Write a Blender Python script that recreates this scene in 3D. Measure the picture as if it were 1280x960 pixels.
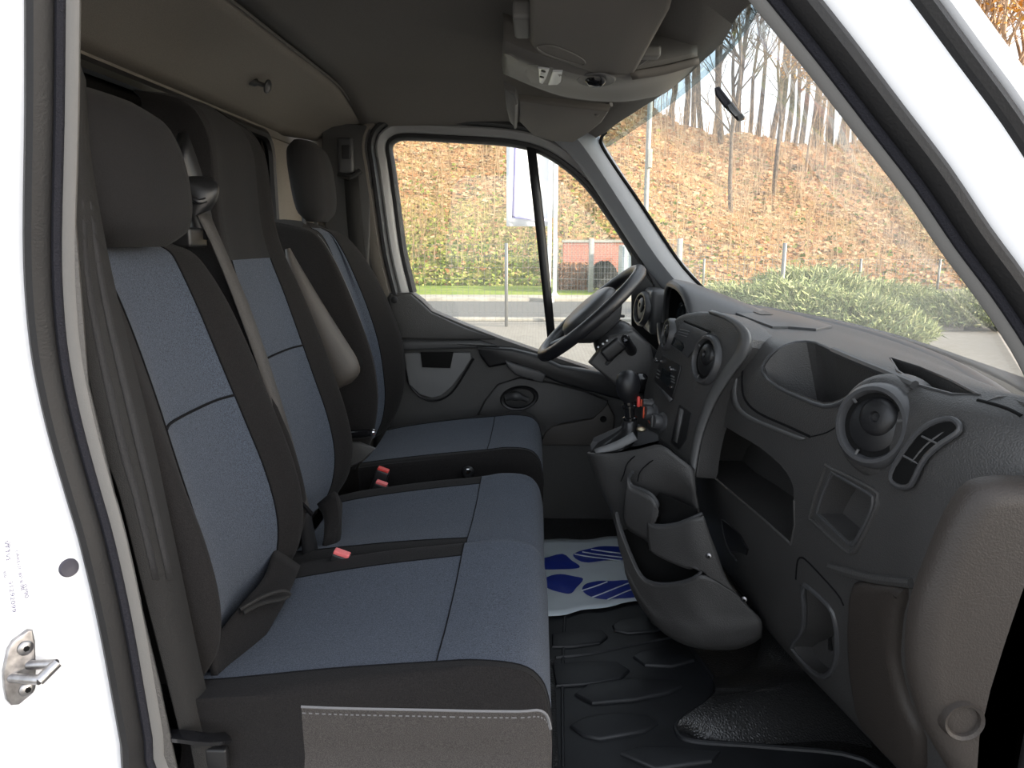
import bpy, bmesh, math, random
from mathutils import Vector, Matrix, noise
from mathutils.bvhtree import BVHTree
for o in list(bpy.data.objects): bpy.data.objects.remove(o)
scene = bpy.context.scene
COL = scene.collection
R = random.Random(7)

# ------------------------------------------------------------------ camera
CAM = Vector((0, -1.70, 1.57)); FPX = 900.0
PITCH = math.radians(11.3); YAW = math.radians(1.9)
FW = Vector((-math.sin(YAW)*math.cos(PITCH), math.cos(YAW)*math.cos(PITCH), -math.sin(PITCH)))
RT = Vector((math.cos(YAW), math.sin(YAW), 0)); UP = RT.cross(FW)
cd = bpy.data.cameras.new('camera'); cam = bpy.data.objects.new('camera', cd); COL.objects.link(cam)
cd.sensor_width = 36; cd.lens = 36*FPX/1280; cd.clip_start = .02; cd.clip_end = 400
cam.matrix_world = Matrix(((RT.x, UP.x, -FW.x, CAM.x), (RT.y, UP.y, -FW.y, CAM.y), (RT.z, UP.z, -FW.z, CAM.z), (0, 0, 0, 1)))
scene.camera = cam
# ------------------------------------------------------------------ light
SUN_EL, SUN_AZ = 17, (0.90, -0.40)
w = bpy.data.worlds.new('sky'); scene.world = w; w.use_nodes = True
nt = w.node_tree; nt.nodes.clear()
sky = nt.nodes.new('ShaderNodeTexSky'); sky.sky_type = 'NISHITA'; sky.sun_disc = False
sky.sun_elevation = math.radians(SUN_EL); sky.sun_rotation = math.atan2(SUN_AZ[0], SUN_AZ[1])
sky.air_density = 1.0; sky.dust_density = 1.5; sky.ozone_density = 1.0
bg = nt.nodes.new('ShaderNodeBackground'); bg.inputs[1].default_value = 0.40
out = nt.nodes.new('ShaderNodeOutputWorld')
hs = nt.nodes.new('ShaderNodeHueSaturation'); hs.inputs['Saturation'].default_value = .45
nt.links.new(sky.outputs[0], hs.inputs['Color'])
veil = nt.nodes.new('ShaderNodeMixRGB'); veil.blend_type = 'MIX'; veil.inputs[0].default_value = .72; veil.inputs[2].default_value = (1.6, 1.68, 1.83, 1)   # thin white cloud over the blue
nt.links.new(hs.outputs[0], veil.inputs[1]); nt.links.new(veil.outputs[0], bg.inputs[0]); nt.links.new(bg.outputs[0], out.inputs[0])
sd = bpy.data.lights.new('sun', 'SUN'); sd.energy = 5.2; sd.angle = math.radians(.6); sd.color = (1, .86, .68)
sun = bpy.data.objects.new('sun', sd); COL.objects.link(sun)
_a = Vector((SUN_AZ[0], SUN_AZ[1], 0)).normalized()*math.cos(math.radians(SUN_EL)) + Vector((0, 0, math.sin(math.radians(SUN_EL))))
sun.rotation_euler = _a.to_track_quat('Z', 'Y').to_euler(); sun.location = (20, -12, 12)
vs = scene.view_settings; vs.view_transform = 'Standard'; vs.look = 'None'; vs.gamma = 1; vs.use_curve_mapping = False
vs.exposure = 1.3

# ------------------------------------------------------------------ pixel helpers (photo is 1280 x 960)
def ray(x, y): return FW + RT*((x-640)/FPX) + UP*((480-y)/FPX)
def P(x, y, Y): d = ray(x, y); return CAM + d*((Y-CAM.y)/d.y)
def PX(x, y, X): d = ray(x, y); return CAM + d*((X-CAM.x)/d.x)
def PZ(x, y, Z): d = ray(x, y); return CAM + d*((Z-CAM.z)/d.z)
def PP(x, y, o, n): d = ray(x, y); return CAM + d*((o-CAM).dot(n)/d.dot(n))
V = Vector
def lerp(a, b, t): return a+(b-a)*t
def tab(t, x):
    t = sorted(t)
    if x <= t[0][0]: return t[0][1]
    for (a, b), (c, d) in zip(t, t[1:]):
        if x <= c:
            s = (x-a)/(c-a); s2 = s
            return b+(d-b)*s2
    return t[-1][1]

# ------------------------------------------------------------------ materials
def mat(name, col, rough=.6, metal=0, bump=0, bscale=200, var=0, vscale=60, spec=.5, col2=None, btype='noise', coat=0, sheen=0, detail=3):
    m = bpy.data.materials.new(name); m.use_nodes = True; n = m.node_tree.nodes; l = m.node_tree.links
    b = n['Principled BSDF']; b.inputs['Roughness'].default_value = rough; b.inputs['Metallic'].default_value = metal
    b.inputs['Specular IOR Level'].default_value = spec; b.inputs['Coat Weight'].default_value = coat
    b.inputs['Sheen Weight'].default_value = sheen
    tc = n.new('ShaderNodeTexCoord')
    c = (*col, 1)
    b.inputs['Base Color'].default_value = c
    if var or col2:
        t = n.new('ShaderNodeTexNoise'); t.inputs['Scale'].default_value = vscale; t.inputs['Detail'].default_value = detail
        l.new(tc.outputs['Object'], t.inputs['Vector'])
        rp = n.new('ShaderNodeValToRGB'); l.new(t.outputs[0], rp.inputs[0])
        rp.color_ramp.elements[0].position = .35; rp.color_ramp.elements[1].position = .65
        c2 = col2 or tuple(min(1, x*(1+var)) for x in col); c1 = col if col2 else tuple(x*(1-var) for x in col)
        rp.color_ramp.elements[0].color = (*c1, 1); rp.color_ramp.elements[1].color = (*c2, 1)
        l.new(rp.outputs[0], b.inputs['Base Color'])
    if bump:
        if btype == 'voronoi':
            t = n.new('ShaderNodeTexVoronoi'); t.feature = 'DISTANCE_TO_EDGE'; o_ = t.outputs['Distance']
        elif btype == 'wave':
            t = n.new('ShaderNodeTexWave'); o_ = t.outputs['Fac']
        else:
            t = n.new('ShaderNodeTexNoise'); t.inputs['Detail'].default_value = 2; o_ = t.outputs[0]
        t.inputs['Scale'].default_value = bscale
        l.new(tc.outputs['Object'], t.inputs['Vector'])
        bp = n.new('ShaderNodeBump'); bp.inputs['Strength'].default_value = bump; bp.inputs['Distance'].default_value = .002
        l.new(o_, bp.inputs['Height']); l.new(bp.outputs[0], b.inputs['Normal'])
    return m
M = {}
M['blue'] = mat('blue_woven_fabric', (.053, .063, .083), .95, bump=.5, bscale=600, var=.42, vscale=560, spec=.15, sheen=.08)
M['dark'] = mat('charcoal_fabric', (.0135, .0125, .0125), .95, bump=.4, bscale=700, var=.3, vscale=600, spec=.15, sheen=.03)
M['head'] = mat('charcoal_headrest_fabric', (.016, .0155, .016), .9, bump=.3, bscale=700, var=.15, vscale=600, spec=.2, sheen=.03)
M['sideg'] = mat('grey_mesh_fabric', (.056, .051, .048), .9, bump=.7, bscale=700, var=.3, vscale=700, spec=.2)
M['stitch'] = mat('pale_stitching_thread', (.14, .14, .145), .8)
M['seam'] = mat('black_seam', (.008, .008, .009), .9, spec=.1)
M['vinyl'] = mat('brown_grey_vinyl', (.062, .055, .049), .5, bump=.35, bscale=500, spec=.5)
M['dash'] = mat('charcoal_dash_plastic', (.050, .0485, .0475), .45, bump=.55, bscale=420, spec=.65, var=.05, vscale=8)
M['dashg'] = mat('graphite_smooth_plastic', (.058, .0585, .061), .38, bump=.12, bscale=700, spec=.5)
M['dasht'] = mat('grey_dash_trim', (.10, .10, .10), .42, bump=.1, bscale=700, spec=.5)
M['dashb'] = mat('warm_lit_grained_plastic', (.040, .034, .030), .45, bump=.4, bscale=420, spec=.3)  # brown cast paints warm bounced light into the charcoal plastic
M['black'] = mat('black_plastic', (.012, .012, .013), .4, spec=.5, bump=.1, bscale=500)
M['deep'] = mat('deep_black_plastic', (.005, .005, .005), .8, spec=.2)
M['gloss'] = mat('gloss_black_plastic', (.008, .008, .009), .12, spec=.5)
M['rubber'] = mat('black_door_rubber', (.010, .0098, .0105), .55, bump=.25, bscale=300, spec=.4)
M['rubber2'] = mat('dark_felt_trim', (.018, .018, .023), .9, bump=.8, bscale=500, spec=.2)
M['greyt'] = mat('grey_pillar_trim', (.13, .127, .122), .6, bump=.15, bscale=500)
M['white'] = mat('white_body_paint', (.82, .83, .85), .28, spec=.5, coat=.3)
M['dwhite'] = mat('pale_grey_door_frame', (.32, .32, .32), .35, spec=.5)
M['liner'] = mat('beige_grey_headliner', (.24, .217, .19), .95, bump=.3, bscale=700, var=.08, vscale=500, spec=.1)
M['liner2'] = mat('grey_headliner', (.165, .155, .142), .95, bump=.3, bscale=700, var=.08, vscale=500, spec=.1)
M['visor'] = mat('grey_visor_vinyl', (.125, .115, .104), .7, bump=.3, bscale=600, spec=.3)
M['ohead'] = mat('taupe_grey_console_plastic', (.14, .133, .123), .5, bump=.15, bscale=700)
M['lgrey'] = mat('light_grey_plastic', (.16, .162, .165), .55, bump=.3, bscale=800)
M['lamp'] = mat('frosted_lamp_lens', (.75, .77, .78), .25)
M['chrome'] = mat('chrome', (.7, .7, .72), .2, metal=1)
M['zinc'] = mat('brushed_zinc_steel', (.36, .35, .35), .36, metal=1, var=.3, vscale=60, bump=.2, bscale=90)
M['leather'] = mat('black_soft_leather', (.013, .013, .015), .38, bump=.25, bscale=500, spec=.5)
M['gaiter'] = mat('black_gaiter_vinyl', (.012, .012, .013), .3, bump=.4, bscale=60)
M['belt'] = mat('dark_belt_webbing', (.009, .0084, .008), .8, bump=.5, bscale=900, var=.2, vscale=700)
M['beltl'] = mat('grey_belt_webbing', (.045, .041, .038), .6, bump=.5, bscale=900, var=.2, vscale=700)
M['belts'] = mat('blue_grey_belt_stripe', (.016, .0155, .0165), .75, bump=.5, bscale=900)
M['apil'] = mat('pale_blue_grey_plastic', (.30, .31, .33), .5, bump=.15, bscale=700)
M['red'] = mat('red_plastic', (.65, .06, .05), .4)
M['pink'] = mat('faded_red_plastic', (.75, .16, .16), .45)
M['orange'] = mat('orange_red_marker', (.75, .10, .04), .45)
M['mat'] = mat('black_rubber_mat', (.012, .013, .015), .5, bump=.05, bscale=400, var=.2, vscale=14)
M['pebble'] = mat('pebbled_black_vinyl', (.018, .018, .018), .3, bump=1.0, bscale=150, btype='voronoi')
M['paper'] = mat('white_plastic_film', (.60, .66, .70), .35, bump=.4, bscale=25)
M['print'] = mat('royal_blue_print', (.008, .03, .30), .3, bump=.3, bscale=25)
M['ink'] = mat('grey_violet_ink', (.12, .11, .2), .7)
M['sticker'] = mat('clear_white_sticker', (.8, .8, .84), .4)
M['plug'] = mat('violet_grey_plug', (.045, .043, .06), .5)
M['brass'] = mat('pale_brass', (.5, .42, .28), .3, metal=1)
M['sscr'] = mat('dark_lcd', (.015, .018, .02), .12)

def glass_mat(name, tint, refl=.04, dust=.0, dustcol=(.8, .8, .78)):
    m = bpy.data.materials.new(name); m.use_nodes = True; n = m.node_tree.nodes; l = m.node_tree.links; n.clear()
    o = n.new('ShaderNodeOutputMaterial'); t = n.new('ShaderNodeBsdfTransparent'); t.inputs[0].default_value = (*tint, 1)
    g = n.new('ShaderNodeBsdfGlossy'); g.inputs['Roughness'].default_value = .02
    mx = n.new('ShaderNodeMixShader'); lw = n.new('ShaderNodeLayerWeight')
    pw = n.new('ShaderNodeMath'); pw.operation = 'POWER'; pw.inputs[1].default_value = 4; l.new(lw.outputs['Facing'], pw.inputs[0])
    ma = n.new('ShaderNodeMath'); ma.operation = 'MULTIPLY_ADD'; ma.inputs[1].default_value = .6; ma.inputs[2].default_value = refl; l.new(pw.outputs[0], ma.inputs[0])
    l.new(ma.outputs[0], mx.inputs[0]); l.new(t.outputs[0], mx.inputs[1]); l.new(g.outputs[0], mx.inputs[2])
    last = mx
    if dust:
        d = n.new('ShaderNodeBsdfTranslucent'); d.inputs[0].default_value = (*dustcol, 1)
        m2 = n.new('ShaderNodeMixShader')
        tc = n.new('ShaderNodeTexCoord'); ns = n.new('ShaderNodeTexNoise'); ns.inputs['Scale'].default_value = 3
        l.new(tc.outputs['Object'], ns.inputs['Vector'])
        mr = n.new('ShaderNodeMapRange'); mr.inputs[3].default_value = dust*.6; mr.inputs[4].default_value = dust*1.4
        l.new(ns.outputs[0], mr.inputs[0]); l.new(mr.outputs[0], m2.inputs[0])
        l.new(mx.outputs[0], m2.inputs[1]); l.new(d.outputs[0], m2.inputs[2]); last = m2
    l.new(last.outputs[0], o.inputs[0])
    return m
M['glass'] = glass_mat('clear_side_glass', (.93, .95, .94), dust=.05)
M['wglass'] = glass_mat('dusty_windscreen_glass', (.90, .93, .92), dust=.075)
M['tint'] = glass_mat('blue_tinted_band', (.42, .52, .56))

# ------------------------------------------------------------------ mesh helpers
def put(o, parent=None, label=None, cat=None, group=None, kind=None):
    if o.name not in COL.objects: COL.objects.link(o)
    if parent is not None:
        o.parent = parent
        o.matrix_parent_inverse = parent.matrix_world.inverted()
    if label: o['label'] = label
    if cat: o['category'] = cat
    if group: o['group'] = group
    if kind: o['kind'] = kind
    return o
def thing(name, loc, label, cat, group=None):
    o = bpy.data.objects.new(name, None); o.empty_display_size = .05
    o.location = loc; o.matrix_world = Matrix.Translation(V(loc))
    return put(o, None, label, cat, group)
def mk(name, vs, fs, m, parent=None, smooth=True, sharp=40, recalc=True, **kw):
    me = bpy.data.meshes.new(name); me.from_pydata([tuple(v) for v in vs], [], fs)
    if recalc:
        b = bmesh.new(); b.from_mesh(me); bmesh.ops.recalc_face_normals(b, faces=b.faces); b.to_mesh(me); b.free()
    if smooth:
        me.polygons.foreach_set('use_smooth', [True]*len(me.polygons))
        if sharp and sharp < 180: me.set_sharp_from_angle(angle=math.radians(sharp))
    o = bpy.data.objects.new(name, me)
    for mm in (m if isinstance(m, (list, tuple)) else [m]): me.materials.append(M[mm] if isinstance(mm, str) else mm)
    return put(o, parent, **kw)
def cat4(p0, p1, p2, p3, t):
    return .5*((2*p1)+(p2-p0)*t+(2*p0-5*p1+4*p2-p3)*t*t+(3*p1-p0-3*p2+p3)*t**3)
def spline(pts, n, closed=False):
    pts = [V(p) for p in pts]; N = len(pts); r = []
    if n <= 1 or N < 3 and not closed:
        if n > 1 and N == 2: return [lerp(pts[0], pts[1], i/n) for i in range(n+1)]
        return pts
    for i in range(N if closed else N-1):
        if closed: q = [pts[(i+k) % N] for k in (-1, 0, 1, 2)]
        else: q = [pts[max(i-1, 0)] if i > 0 else 2*pts[0]-pts[1], pts[i], pts[i+1], pts[i+2] if i+2 < N else 2*pts[N-1]-pts[N-2]]
        for k in range(n): r.append(cat4(*q, k/n))
    if not closed: r.append(pts[-1])
    return r
def smooth_grid(rings, su, sv, closed_v=False):
    a = [spline(r, sv, closed_v) for r in rings]
    cols = [spline([a[i][j] for i in range(len(a))], su) for j in range(len(a[0]))]
    return [[cols[j][i] for j in range(len(cols))] for i in range(len(cols[0]))]
def grid(name, G, m, parent=None, closed_v=False, cap=False, thick=0, sub=0, i0=0, i1=None, j0=0, j1=None, offs=-1, **kw):
    nj = len(G[0]); i1 = len(G)-1 if i1 is None else i1; j1 = (nj if closed_v else nj-1) if j1 is None else j1
    full = closed_v and j1-j0 == nj
    w_ = nj if full else j1-j0+1
    vs = [G[i][(j0+j) % nj] for i in range(i0, i1+1) for j in range(w_)]
    fs = []
    for i in range(i1-i0):
        for j in range(j1-j0):
            a, b = i*w_+j, i*w_+(j+1) % w_
            fs.append((a, b, b+w_, a+w_))
    if cap and full:
        fs.append(tuple(range(w_))); fs.append(tuple(range((i1-i0)*w_, (i1-i0+1)*w_)))
    o = mk(name, vs, fs, m, parent, **kw)
    if thick: md = o.modifiers.new('thick', 'SOLIDIFY'); md.thickness = thick; md.offset = offs
    if sub: md = o.modifiers.new('sub', 'SUBSURF'); md.levels = md.render_levels = sub
    return o
def frames(pts, closed=False, up=None):
    n = len(pts); T = []
    for i in range(n):
        a = pts[(i-1) % n] if closed or i > 0 else pts[i]; b = pts[(i+1) % n] if closed or i < n-1 else pts[i]
        T.append((b-a).normalized())
    fr = []; ref = V(up) if up else (V((0, 0, 1)) if abs(T[0].z) < .9 else V((1, 0, 0)))
    for t in T:
        s = t.cross(ref)
        s = s.normalized() if s.length > 1e-6 else V((1, 0, 0))
        u_ = s.cross(t); fr.append((t, s, u_))
        if not up: ref = u_
    return fr
def tube(name, pts, r, m, parent=None, n=8, closed=False, sp=1, prof=None, up=None, cap=True, **kw):
    """sweep a round (or given 2D profile) section along a path; r float, list or fn(t)"""
    pts = spline(pts, sp, closed) if sp > 1 else [V(p) for p in pts]
    fr = frames(pts, closed, up); L = len(pts); vs = []; fs = []
    pr = prof or [(math.cos(2*math.pi*k/n), math.sin(2*math.pi*k/n)) for k in range(n)]
    n = len(pr)
    for i, p in enumerate(pts):
        rr = r(i/(L-1)) if callable(r) else (r[min(len(r)-1, int(round(i*(len(r)-1)/(L-1))))] if isinstance(r, list) else r)
        t, s, u_ = fr[i]
        for (a, b) in pr: vs.append(p+s*(a*rr)+u_*(b*rr))
    for i in range(L if closed else L-1):
        for k in range(n):
            a = i*n+k; b = i*n+(k+1) % n; c = ((i+1) % L)*n
            fs.append((a, b, c+(k+1) % n, c+k))
    if cap and not closed: fs.append(tuple(range(n))); fs.append(tuple((L-1)*n+k for k in range(n)))
    return mk(name, vs, fs, m, parent, **kw)
def strip(name, Lp, Rp, m, parent=None, thick=.002, sp=4, offs=0, **kw):
    a = spline(Lp, sp); b = spline(Rp, sp)
    return grid(name, [[p, lerp(p, q, .5), q] for p, q in zip(a, b)], m, parent, thick=thick, offs=offs, **kw)
def poly_offset(pts, d, n):
    c = sum(pts, V((0, 0, 0)))/len(pts); N = len(pts); r = []
    for i in range(N):
        t = (pts[(i+1) % N]-pts[i-1]).normalized(); s = t.cross(n).normalized()
        if s.dot(pts[i]-c) < 0 and False: s = -s
        r.append(pts[i]+s*d)
    return r
def area_sign(pts, n):
    s = V((0, 0, 0)); c = pts[0]
    for a, b in zip(pts[1:], pts[2:]): s += (a-c).cross(b-c)
    return 1 if s.dot(n) > 0 else -1
def plate(name, pts, nrm, h, m, parent=None, bev=.003, sp=1, closed=True, **kw):
    """raised plate: outline pts (3D, roughly planar), extruded h along nrm with bevelled rim"""
    pts = spline(pts, sp, True) if sp > 1 else [V(p) for p in pts]
    nrm = V(nrm).normalized()
    if area_sign(pts, nrm) < 0: pts = pts[::-1]
    N = len(pts); inn = poly_offset(pts, -bev, nrm) if bev else pts
    hh = h-(bev if h > 0 else -bev) if abs(h) > bev else h*.5
    rows = [pts, [p+nrm*hh for p in pts]]
    if bev:
        for k in range(1, 5):
            a = math.pi/8*k; rows.append([lerp(p, q, 1-math.cos(a))+nrm*(hh+(h-hh)*math.sin(a)) for p, q in zip(pts, inn)])
    vs = [p for r_ in rows for p in r_]; fs = []
    for i in range(len(rows)-1):
        for k in range(N): fs.append((i*N+k, i*N+(k+1) % N, (i+1)*N+(k+1) % N, (i+1)*N+k))
    fs.append(tuple((len(rows)-1)*N+k for k in range(N))); fs.append(tuple(range(N))[::-1])
    kw.setdefault('sharp', 30)
    return mk(name, vs, fs, m, parent, **kw)
def rbox(name, c, size, m, parent=None, bev=.01, seg=3, rot=None, **kw):
    b = bmesh.new(); bmesh.ops.create_cube(b, size=1)
    for v in b.verts: v.co = V((v.co.x*size[0], v.co.y*size[1], v.co.z*size[2]))
    if bev: bmesh.ops.bevel(b, geom=list(b.edges), offset=bev, segments=seg, profile=.6, affect='EDGES')
    mt = Matrix.Translation(V(c)) @ (rot.to_4x4() if rot else Matrix())
    vs = [mt @ v.co for v in b.verts]; fs = [[v.index for v in f.verts] for f in b.faces]
    b.free()
    kw.setdefault('sharp', 50)
    return mk(name, vs, fs, m, parent, **kw)
def axes(n, up=(0, 0, 1)):
    z = V(n).normalized(); x = V(up).cross(z)
    x = x.normalized() if x.length > 1e-5 else V((1, 0, 0)); y = z.cross(x)
    return x, y, z
def lathe(name, o, n, prof, m, parent=None, seg=28, sx=1, sy=1, up=(0, 0, 1), **kw):
    """prof: (radius, height along n)"""
    x, y, z = axes(n, up); o = V(o); vs = []; fs = []
    for (r, h) in prof:
        for k in range(seg):
            a = 2*math.pi*k/seg; vs.append(o+x*(r*math.cos(a)*sx)+y*(r*math.sin(a)*sy)+z*h)
    for i in range(len(prof)-1):
        for k in range(seg): fs.append((i*seg+k, i*seg+(k+1) % seg, (i+1)*seg+(k+1) % seg, (i+1)*seg+k))
    if prof[0][0] > 1e-5: fs.append(tuple(range(seg)))
    if prof[-1][0] > 1e-5: fs.append(tuple((len(prof)-1)*seg+k for k in range(seg)))
    return mk(name, vs, fs, m, parent, **kw)
def boolean(o, cutters):
    for c in cutters:
        md = o.modifiers.new('cut', 'BOOLEAN'); md.operation = 'DIFFERENCE'; md.object = c; md.solver = 'EXACT'
    dg = bpy.context.evaluated_depsgraph_get(); dg.update()
    me = bpy.data.meshes.new_from_object(o.evaluated_get(dg)); me.name = o.name
    o.modifiers.clear(); o.data = me
    me.polygons.foreach_set('use_smooth', [True]*len(me.polygons)); me.set_sharp_from_angle(angle=math.radians(32))
    for c in cutters: bpy.data.objects.remove(c)
def bvh(objs):
    vs = []; fs = []
    for o in objs:
        k = len(vs); vs += [o.matrix_world @ v.co for v in o.data.vertices]; fs += [tuple(i+k for i in p.vertices) for p in o.data.polygons]
    return BVHTree.FromPolygons(vs, fs)
def hit(tree, x, y, off=0):
    d = ray(x, y).normalized(); loc, n, i, t = tree.ray_cast(CAM, d)
    if loc is None: return None, None
    if n.dot(d) > 0: n = -n
    return loc+n*off, n
def hits(tree, pts, off=0):
    r = []
    for (x, y) in pts:
        a, n = hit(tree, x, y, off)
        if a is not None: r.append(a)
    return r

# ================================================================== CAB SHELL
def offset_curve(pts, d, closed=True):
    """offset a curve in the XZ plane, outward for a counter-clockwise (seen from -Y) loop"""
    n = len(pts); r = []
    for i in range(n):
        a = pts[(i-1) % n] if closed or i > 0 else pts[i]; b = pts[(i+1) % n] if closed or i < n-1 else pts[i]
        t = V((b.x-a.x, 0, b.z-a.z)).normalized(); r.append(pts[i]+V((t.z, 0, -t.x))*d)
    return r
def setY(pts, y): return [V((p.x, y, p.z)) for p in pts]

# --- right door opening (loop runs up the front pillar, back over the top, down the B-pillar, along the sill)
A_L = [(1325, 545), (1290, 485), (1267, 441), (1225, 378), (1180, 318), (1130, 245), (1075, 174), (1010, 90), (937, 0), (900, -48)]
B_T = [(99, -60), (98, 0), (96, 150), (92, 300), (94, 380), (101, 450), (116, 525), (136, 600), (153, 660), (168, 725), (181, 790), (193, 860), (203, 920), (209, 960)]
front = [V((.44, -.87, .68))] + [P(x, y, -.87) for x, y in [(1215, 1070), (1236, 960), (1262, 830), (1292, 720), (1318, 620)]] + [P(x, y, -.87) for x, y in A_L]
back = [P(x, y, -.87) for x, y in B_T]
top = [V((.10, -.87, 1.955)), V((-.10, -.87, 1.99)), V((-.30, -.87, 1.985)), V((-.42, -.87, 1.94))]
sill = [V((-.44, -.87, .80)), V((-.40, -.87, .66)), V((-.2, -.87, .60)), V((.1, -.87, .59)), V((.35, -.87, .61))]
loop = spline(front+top+back+sill, 3, True)
nl = len(loop)
def ring_strip(name, prof, m, loop, rng=None, closed=True, parent=None, **kw):
    cols = [setY(offset_curve(loop, d), y) for d, y in prof]
    idx = rng or list(range(len(loop)))
    G = [[c[i] for c in cols] for i in idx]
    if closed and rng is None: G.append(G[0])
    return grid(name, G, m, parent, **kw)
# which indices belong to pillars
iA = [i for i, p in enumerate(loop) if p.x > .0 and p.z > 1.0]
tr = ring_strip('trim_1', [(.05, -.80), (.012, -.85), (.002, -.862), (0, -.868), (.003, -.872), (.011, -.874), (.013, -.87)], 'greyt', loop, kind='structure', label='grey trim strip round the passenger door opening')
tr2 = ring_strip('trim_2', [(.011, -.868), (.012, -.877), (.017, -.880), (.022, -.877)], 'rubber2', loop, kind='structure', label='dark felt edge round the passenger door opening')
seal = [(.021, -.865), (.0215, -.878), (.025, -.888), (.032, -.895), (.040, -.895), (.047, -.888), (.050, -.870)]
tr3 = ring_strip('trim_3', seal, 'rubber', loop, kind='structure', label='black rubber seal round the passenger door opening')
wr = thing('wall_right', (-.9, -.95, .6), 'white painted right side body of the van with B-pillar and front pillar', 'wall'); del wr['category']; wr['kind'] = 'structure'
FR = [i for i, p in enumerate(loop) if p.x > -.4 or p.z > 1.93]
_g = max(range(1, len(FR)), key=lambda k: FR[k]-FR[k-1]); FR = FR[_g:]+FR[:_g]
ring_strip('door_frame_flange', [(.046, -.86), (.048, -.882), (.053, -.886), (.07, -.888), (.112, -.889), (.115, -.88), (.115, -.82)], 'white', loop, rng=FR, parent=wr)
# outer front pillar: second seal and outer skin (front pillar and roof rail only)
seg = sorted(i for i, p in enumerate(loop) if (p.z > 1.25 and p.x > -.43))
ring_strip('outer_pillar_seal', [(.108, -.87), (.109, -.886), (.114, -.896), (.122, -.899), (.130, -.893), (.133, -.87)], 'rubber', loop, rng=seg, parent=wr)
ring_strip('pillar_outer_skin', [(.131, -.87), (.133, -.888), (.138, -.893), (.158, -.890), (.163, -.88), (.165, -.84), (.155, -.80)], 'white', loop, rng=seg, parent=wr)
# B-pillar door jamb, following the loop, and the outer panel running back
bi = sorted(i for i, p in enumerate(loop) if p.x < -.30 and p.z < 1.96)
c0, c1, c2, c3 = [setY(offset_curve(loop, d), y) for d, y in ((.046, -.86), (.048, -.884), (.060, -.893), (.125, -.985))]
GJ = [[c0[i], c1[i], c2[i], lerp(c2[i], c3[i], .5), c3[i], c3[i]+V((-.012, -.012, 0)), c3[i]+V((-.03, -.016, 0)), V((-1.0, -1.0, c3[i].z)), V((-1.4, -1.0, c3[i].z)), V((-1.4, -.9, c3[i].z))] for i in bi]
jamb = grid('pillar_panel', GJ, 'white', wr)
TJ = bvh([jamb])
plate('sill_panel', [V((-1.35, -.955, .58)), V((1.0, -.955, .52)), V((1.0, -.955, .40)), V((-1.35, -.955, .40))], (0, -1, 0), .01, 'white', wr)
plate('fender_panel', [V((.80, -.955, .45)), V((.80, -.955, 1.22)), V((.88, -.955, 1.30)), V((1.5, -.955, 1.2)), V((1.7, -.955, .45))], (0, -1, 0), .02, 'white', wr)
# inner B-pillar lining behind the belt
G = [[V((-.86, -.83, z)), V((-.70, -.86, z)), V((tab([(.6, -.44), (.95, -.47), (1.2, -.5), (1.45, -.53), (2.0, -.48)], z)-.015, -.868, z))] for z in (.6, .8, 1.0, 1.2, 1.4, 1.6, 1.8, 1.96)]
grid('pillar_lining', G, 'dash', wr, thick=.004)

plate('hinge_pillar_lining', [P(x, y, -.858) for x, y in [(1285, 620), (1345, 530), (1345, 700), (1300, 1050), (1205, 1050), (1222, 930), (1240, 830)]], (0, -1, 0), .006, 'rubber2', wr, bev=0)
# --- roof lining
HDR = []
def header_pt(x, y):
    lo, hi = -1.2, 1.2
    g = lambda Y: P(x, y, Y).x-(.375-.28*Y*Y)
    best = min((abs(g(-.9+i*.005)), -.9+i*.005) for i in range(361)); return P(x, y, best[1])
HDR = [header_pt(*q) for q in [(752, 172), (773, 155), (804, 136), (834, 117), (860, 97), (881, 77), (900, 56), (920, 30), (937, 5)]]
def zroof(x, y):
    z = tab([(-.83, 1.905), (-.78, 1.945), (-.70, 1.995), (-.6, 2.03), (-.45, 2.05), (-.1, 2.055), (.1, 2.04), (.22, 2.0), (.33, 1.95), (.4, 1.935)], x)
    ed = 1.94 if x > -.55 else 1.945
    a = max(0, (abs(y)-.48)/.40); return z-(z-min(z, ed))*min(1, a)**1.8
ys = [-.885+i*.06 for i in range(31)]
def hdrx(y): return .372-.28*y*y
rows = []
for k in range(17):
    t = k/16; row = []
    for y in ys:
        x = lerp(-.60, hdrx(max(-.60, min(.8, y))), t)
        z = zroof(x, y)
        if t > .8:
            zh = tab([(p.y, p.z) for p in HDR], y)+max(0, -.58-y)*.35; z = lerp(z, zh+.004, (t-.8)/.2)
        row.append(V((x, y, z)))
    rows.append(row)
ceil = thing('ceiling', (0, 0, 2.0), 'grey fabric headliner over the cab', 'ceiling'); del ceil['category']; ceil['kind'] = 'structure'
grid('headliner', rows, 'liner2', ceil, thick=.02, offs=1)
# rear upper lining (beige) – rises from the rear window to the roof
rows = []
for t in (0, .12, .3, .5, .7, .85, 1):
    row = []
    for y in ys:
        x = lerp(-.83, -.595, t) + max(0, abs(y)-.72)*.5
        row.append(V((x, y, zroof(lerp(-.83, -.6, t), y*.95)-.002*(t < 1))))
    rows.append(row)
grid('rear_lining', rows, 'liner', ceil, thick=.02, offs=1)
tube('lining_seam', [(.0-.595, y, zroof(-.597, y*.95)-.004) for y in ys], .004, 'liner2', ceil, n=6)

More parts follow.
